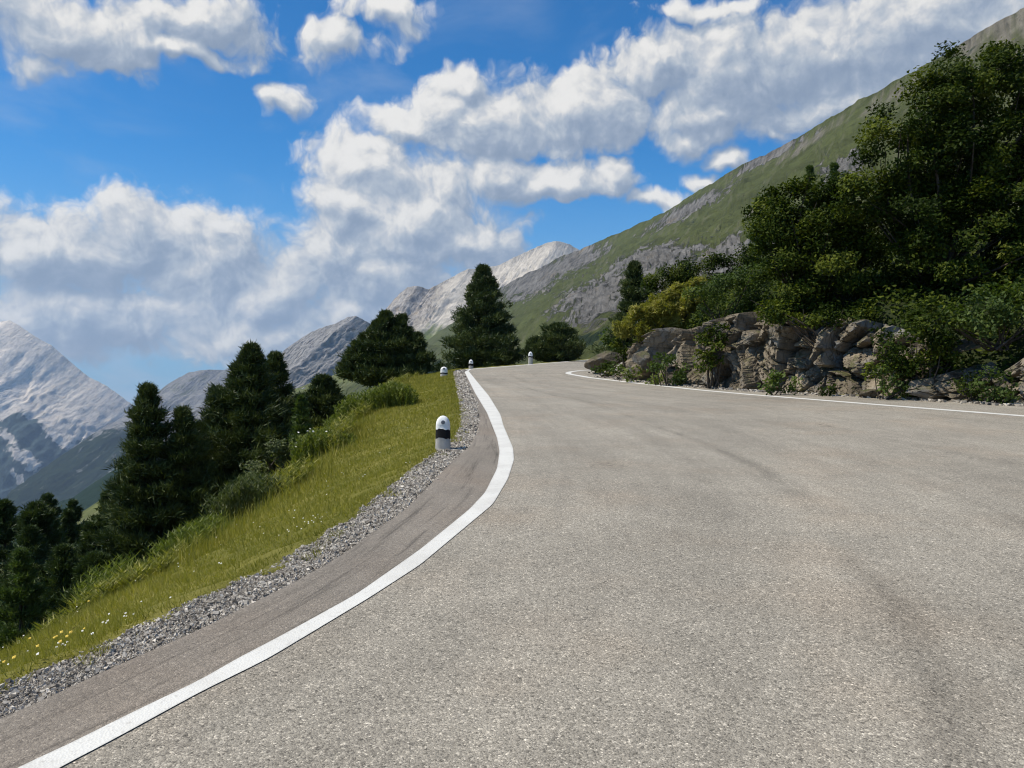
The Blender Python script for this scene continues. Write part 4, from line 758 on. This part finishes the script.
def build_weeds():                           # knee-high weeds along the break of the slope
    rn = np.random.default_rng(230); n = 9000; y = 3.6 * (41 / 3.6) ** rn.random(n); t = 1.75 + .06 * np.minimum(y, 10) + 2.6 * rn.random(n) ** 1.3; x, z = bank_pt(y, t); cl = fbm(xyz(x * .8, y * .55), 3, seed=231); k = cl > .10 * rn.random(n) + .0; x, y, z, cl = x[k], y[k], z[k], cl[k]; n = len(x)
    h = (.10 + .22 * rn.random(n) + .55 * np.clip(cl, 0, .5)) * (.32 + .68 * sstep(4, 14, y)); b = np.stack([x, y, z], -1); ln = rn.normal(size=(n, 3)) * .14 + [0, 0, 1]; mb = MB(); tn = np.clip(.45 + .5 * cl + .2 * rn.normal(size=n), 0, 1); v, f = blades(b, ln, h * 1.1, np.maximum(.005, .7 * y / F), rn); mb.add(v, f, np.repeat(tn, 3))
    q = 12; fr = rn.uniform(.15, 1, (n, q)); p = b[:, None] + unit(ln)[:, None] * (h[:, None] * fr)[..., None]; az = rn.random((n, q)) * 2 * PI; v, f = blades(p.reshape(-1, 3), np.stack([np.cos(az), np.sin(az), .8 + 0 * az], -1).reshape(-1, 3), (.055 + .004 * np.repeat(y, q)) * rn.uniform(.6, 1.3, n * q), (.008 + .0009 * np.repeat(y, q)), rn); mb.add(v, f, np.repeat(np.repeat(tn, q), 3))
    tag(mb.build('weeds', M_WEED, attr='tint'), 'fringe of leafy green weeds along the outer edge of the turf', 'weeds', kind='stuff')
build_weeds()
def build_flowers(name, mat, spots, r0, label, seed):
    rn = np.random.default_rng(seed); mb = MB()
    for y, t, h in spots:
        x, z = bank_pt(np.array([y]), np.array([t])); b = np.array([x[0], y, z[0]]); top = b + [rn.normal() * .02, rn.normal() * .02, h]; r = r0 * rn.uniform(.7, 1.25); nv = unit(np.array([.1 * rn.normal(), -.55, .8])); a = unit(np.cross(nv, [1, 0, 0])); c = np.cross(nv, a); th = np.arange(9) / 9 * 2 * PI
        ring = top + r * (np.cos(th)[:, None] * a + np.sin(th)[:, None] * c) * (1 + .18 * (-1) ** np.arange(9))[:, None]; vv = np.vstack([top + nv * r * .4, ring, top - nv * r * .25]); i = np.arange(9); ff = np.vstack([np.stack([0 * i, 1 + i, 1 + (i + 1) % 9], -1), np.stack([0 * i + 10, 1 + (i + 1) % 9, 1 + i], -1)]); mb.add(vv, ff)
    tag(mb.build(name, mat), label, 'flowers', kind='stuff')
rf = np.random.default_rng(300)
build_flowers('white_wildflowers', M_WHITEF, [(2.6 * (17 / 2.6) ** rf.random(), 2.6 * rf.random() ** 1.1 + .1, .02 + .04 * rf.random()) for _ in range(90)] + [(13.5 + rf.normal() * .9, 2.4 + .35 * rf.normal(), .45 + .1 * rf.random()) for _ in range(0)] + [(5.0 + rf.normal() * .6, 2.4 + .3 * rf.normal(), .07 + .03 * rf.random()) for _ in range(8)] + [(3.55 + .25 * rf.normal(), .35 + .2 * rf.random(), .03) for _ in range(15)] + [(5.9 + .3 * rf.normal(),   .35 + .2 * rf.random(), .03) for _ in range(14)], .005, 'scattered small white flowers in the turf of the bank', 301)
build_flowers('yellow_wildflowers', M_YELF, [(3.55 + .10 * rf.normal(), .55 + .10 * rf.normal(), .04 + .02 * rf.random()) for _ in range(9)] + [(4.9 + .6 * rf.normal(), 1.9 + .4 * rf.random(), .05 + .04 * rf.random()) for _ in range(4)] + [(2.8 + 10 * rf.random(), 2.3 * rf.random() + .2, .03 + .03 * rf.random()) for _ in range(5)], .0065, 'yellow dandelion heads low in the turf of the bank', 302)
def build_gravel():
    rn = np.random.default_rng(400); n = 230000; y = 1.6 * (40 / 1.6) ** (rn.random(n) ** .92); xa = smooth_at(GRASS, y) - .05 + .07 * fbm(xyz(y * 3, 0 * y), 3, seed=401); xb = smooth_at(ASPH, y) + .02 + .05 * fbm(xyz(y * 4, 0 * y), 3, seed=402); u = rn.random(n); x = xa + (xb - xa) * u
    keep = rn.random(n) < .42 + .75 * sstep(.02, .3, u) ; x, y, u = x[keep], y[keep], u[keep]; n = len(x); sz = rn.uniform(.0014, .0031, n) * (1 + .16 * y) * (1 + 1.2 * (rn.random(n) < .05))
    cube = np.array([[a, b, c] for a in (-1, 1) for b in (-1, 1) for c in (-1, 1)], float); q = np.array([[0, 1, 3, 2], [4, 6, 7, 5], [0, 4, 5, 1], [2, 3, 7, 6], [0, 2, 6, 4], [1, 5, 7, 3]])
    v = cube[None] * rn.uniform(.45, 1.15, (n, 8, 1)) * np.stack([rn.uniform(.7, 1.4, n), rn.uniform(.6, 1.2, n), rn.uniform(.45, .9, n)], -1)[:, None]
    A = unit(rn.normal(size=(n, 3))); B = unit(np.cross(A, rn.normal(size=(n, 3)))); M = np.stack([A, B, np.cross(A, B)], 1); v = np.einsum('nij,njk->nik', v, M) * sz[:, None, None]
    z = zp(y) - .032 + .02 * fbm(xyz(x * 5, y * 5), 4, seed=21) + sz * .35 + .012 * rn.random(n); v = v + np.stack([x, y, z], -1)[:, None]
    o = mk('gravel', v.reshape(-1, 3), (np.arange(n)[:, None, None] * 8 + q[None]).reshape(-1, 4), M_GRAVEL); tag(o, 'loose angular grey stones between the asphalt and the turf', 'gravel', kind='stuff')
build_gravel()
def build_undergrowth():                     # knee-high leaves covering the bank above and behind the rock
    rn = np.random.default_rng(450); n = 42000; x = rn.uniform(3.8, 34, n); y = rn.uniform(6, 52, n); u = -sdist(np.stack([x, y], -1), FOOT); k = (u > 1.25) & (u < 22) & (rn.random(n) < 1.3 * np.exp(-u / 9)); x, y = x[k], y[k]
    z = ground_z(x, y, True); cl = fbm(xyz(x * .8, y * .8), 3, seed=451); m = 7; n = len(x); h = .12 + .55 * np.clip(cl + .35, 0, .8); c = np.stack([np.repeat(x, m), np.repeat(y, m), np.repeat(z, m) + np.repeat(h, m) * rn.random(n * m)], -1) + rn.normal(size=(n * m, 3)) * .11
    v, f = leaves(c, rn.normal(size=(n * m, 3)) * .6 + [-.3, -.3, .8], rn.uniform(.07, .13, n * m), rn); mb = MB(); mb.add(v, f, np.repeat(np.repeat(np.clip(.4 + .6 * cl + .12 * rn.normal(size=n), 0, 1), m), 4)); tag(mb.build('undergrowth', M_ALDER, attr='tint'), 'low leafy undergrowth covering the bank above the rock', 'undergrowth', kind='stuff')
build_undergrowth()
def build_litter():                          # crumbs of rock and soil on the asphalt under the rock face
    rn = np.random.default_rng(410); seg = np.concatenate([[0], np.cumsum(np.linalg.norm(np.diff(FOOT[3:12], axis=0), axis=1))]); n = 2600; s = rn.random(n) * seg[-1]; x = np.interp(s, seg, FOOT[3:12, 0]) - np.abs(rn.normal(size=n)) * .22 + .15; y = np.interp(s, seg, FOOT[3:12, 1]) - np.abs(rn.normal(size=n)) * .10
    cube = np.array([[a, b, c] for a in (-1, 1) for b in (-1, 1) for c in (-1, 1)], float); q = np.array([[0, 1, 3, 2], [4, 6, 7, 5], [0, 4, 5, 1], [2, 3, 7, 6], [0, 2, 6, 4], [1, 5, 7, 3]]); sz = .012 + .05 * rn.random(n) ** 4
    v = cube[None] * rn.uniform(.4, 1.2, (n, 8, 1)) * [1, 1, .7] * sz[:, None, None] + np.stack([x, y, zp(y) + sz * .3], -1)[:, None]
    tag(mk('stone_litter', v.reshape(-1, 3), (np.arange(n)[:, None, None] * 8 + q[None]).reshape(-1, 4), M_GRAVEL), 'crumbs of broken stone at the foot of the rock', 'rubble', kind='stuff')
build_litter()

# ================================================================== far wood on the slope (reads as one mass)
def build_forest():
    rn = np.random.default_rng(500); n = 2300; px = rn.uniform(-160, 330, n); d = 70 * (1500 / 70) ** rn.random(n); x = (px - CX) / F * d; z = ground_z(x, d); H = rn.uniform(5, 11, n) * (1 + d / 2600); W = H * rn.uniform(.17, .27, n)
    topy = CY - F * (z + H - CAM[2]) / d; k = (topy > 489 + 5 * rn.normal(size=n)) & (topy < 620); x, z, H, W, d = x[k], z[k], H[k], W[k], d[k]; n = len(x); m = 110
    h = rn.random((n, m)) ** .8; r = W[:, None] * (1 - h) ** .6 * rn.uniform(.5, 1.1, (n, m)); az = rn.random((n, m)) * 2 * PI
    b = np.stack([x[:, None] + r * np.cos(az) * .5, d[:, None] + r * np.sin(az) * .5, z[:, None] + H[:, None] * (.04 + .94 * h)], -1).reshape(-1, 3)
    dr = np.stack([np.cos(az), np.sin(az), .15 + .9 * h], -1).reshape(-1, 3) + .3 * rn.normal(size=(n * m, 3)); L = (r * .9 + .08 * H[:, None]).ravel(); mb = MB(); v, f = blades(b, dr, L, L * .85, rn); mb.add(v, f, np.repeat(np.repeat(np.clip(.45 + .3 * rn.normal(size=n), 0, 1), m), 3))
    tag(mb.build('forest', M_PINE, attr='tint'), 'dark conifer forest covering the slope below the road', 'forest', kind='stuff')
build_forest()

# ================================================================== white guard stones
M_STONE = None
def stone_mat(name, c, k=.3, sc_=14):
    m, t = material(name); p = t.n('ShaderNodeTexCoord').outputs['Object']; n = t.noise(p, sc_, 5, .65); n2 = t.noise(p, 70, 3, .6); n3 = t.ss(.55, .75, t.noise(p, 22, 4, .7))
    col = t.vm('SCALE', c, scale=t.m('ADD', 1 - k, t.m('MULTIPLY', n, 2 * k))); col = t.mix(t.m('MULTIPLY', n3, k * .7), col, (.16, .14, .11)); finish(t, col, .85, .2, bump(t, t.m('ADD', n, t.m('MULTIPLY', n2, .4)), .4, .01)); return m
M_GSTONE = stone_mat('granite', (.42, .40, .37), .35); M_WPAINT = stone_mat('white_stone_paint', (.80, .80, .78), .16); M_BPAINT = stone_mat('black_stone_paint', (.012, .012, .013), .3)
M_REFL = flat_mat('reflector_glass', (.16, .17, .19), .25)
def guard_stone(px, py, d, w, h, label, z=None, bands=(.30, .58), tilt=(0, 0)):
    x, y = (px - CX) / F * d, d; z = float(P(px, py, d)[2]) if z is None else z
    root = empty('guard_stone', (x, y, z), label, 'guard stone', 'white topped guard stones along the road'); root.rotation_euler = (tilt[0], tilt[1], math.atan2(-x, y) * 1.0)
    def ring(t):                             # rounded-square section, tapering, domed at the top
        k = 1.0 - .10 * t; 
        if t > .70: k *= math.sqrt(max(0, 1 - ((t - .70) / .302) ** 2.2))
        th = np.arange(28) / 28 * 2 * PI; c, s_ = np.cos(th), np.sin(th); e = .62
        return np.stack([np.sign(c) * np.abs(c) ** e * w / 2 * k, np.sign(s_) * np.abs(s_) ** e * w * .45 * (k if t <= .7 else (.35 + .65 * k) * (k > .02)), np.full(28, t * h)], -1)
    def part(name, t0, t1, n, mat, grow=0):
        ts = np.linspace(t0, t1, n); v = np.concatenate([ring(t) * [1 + grow, 1 + grow, 1] for t in ts]); th_ = np.tile(np.arange(28), n) / 28 * 2 * PI; e_ = ((np.abs(v[:, 2] / h - bands[0]) < 1e-4) | (np.abs(v[:, 2] / h - bands[1]) < 1e-4)); v[:, 2] += e_ * h * .022 * (np.sin(th_ * 3 + 1) + .7 * np.sin(th_ * 7 + 2) + .5 * np.sin(th_ * 11)); f = grid_faces(n, 28, True); mb = MB(); mb.add(v, f); b = len(v)
        mb.add(np.vstack([v[-28:].mean(0), v[-28:]]), np.stack([np.zeros(28, int), 1 + np.arange(28), 1 + (np.arange(28) + 1) % 28], -1)); return mb.build(name, mat, root, True)
    part('base', -.35, bands[0], 8, M_GSTONE); part('black_band', bands[0], bands[1], 6, M_BPAINT, .012); part('white_cap', bands[1], .999, 22, M_WPAINT, .0)
    bm = bmesh.new(); bmesh.ops.create_cone(bm, cap_ends=True, segments=20, radius1=w * .135, radius2=w * .12, depth=.016); me = bpy.data.meshes.new('reflector'); bm.to_mesh(me); bm.free(); me.materials.append(M_REFL); o = bpy.data.objects.new('reflector', me); COL.objects.link(o); o.parent = root; o.location = (0, -w * .45 * .93 - .002, h * .80); o.rotation_euler = (math.radians(90), 0, 0)
guard_stone(443, 447.5, 9.2, .182, .38, 'nearest guard stone, with a black band and dark round reflector, beside the turf')
guard_stone(444, 377, 33, .32, .44, 'squat guard stone showing only its white dome over the grass at the crest', bands=(.30, .42))
guard_stone(471, 370.3, 43.0, .26, .60, 'guard stone at the end of the white line in front of the tall conical pine', bands=(.42, .62))
guard_stone(530.5, 362.8, 55.5, .33, .80, 'guard stone with a white head beside the small round pine at the far bend', bands=(.48, .60))

# ================================================================== air
hb = bmesh.new(); bmesh.ops.create_cube(hb, size=1); me = bpy.data.meshes.new('haze'); hb.to_mesh(me); hb.free(); hz = bpy.data.objects.new('haze', me); COL.objects.link(hz)
hz.scale = (14000, 13200, 2420); hz.location = (-3800, 4600, -160); hm = bpy.data.materials.new('air'); hm.use_nodes = True; hm.node_tree.nodes.clear(); ht = NT(hm.node_tree); ho = ht.n('ShaderNodeOutputMaterial')
hv = ht.n('ShaderNodeVolumePrincipled', {'Color': (.55, .74, 1.0, 1), 'Density': 3.6e-5, 'Anisotropy': .2}); ht.set(ho.inputs['Volume'], hv.outputs[0]); me.materials.append(hm); tag(hz, 'thin blue mountain haze filling the valley', 'haze', kind='stuff')
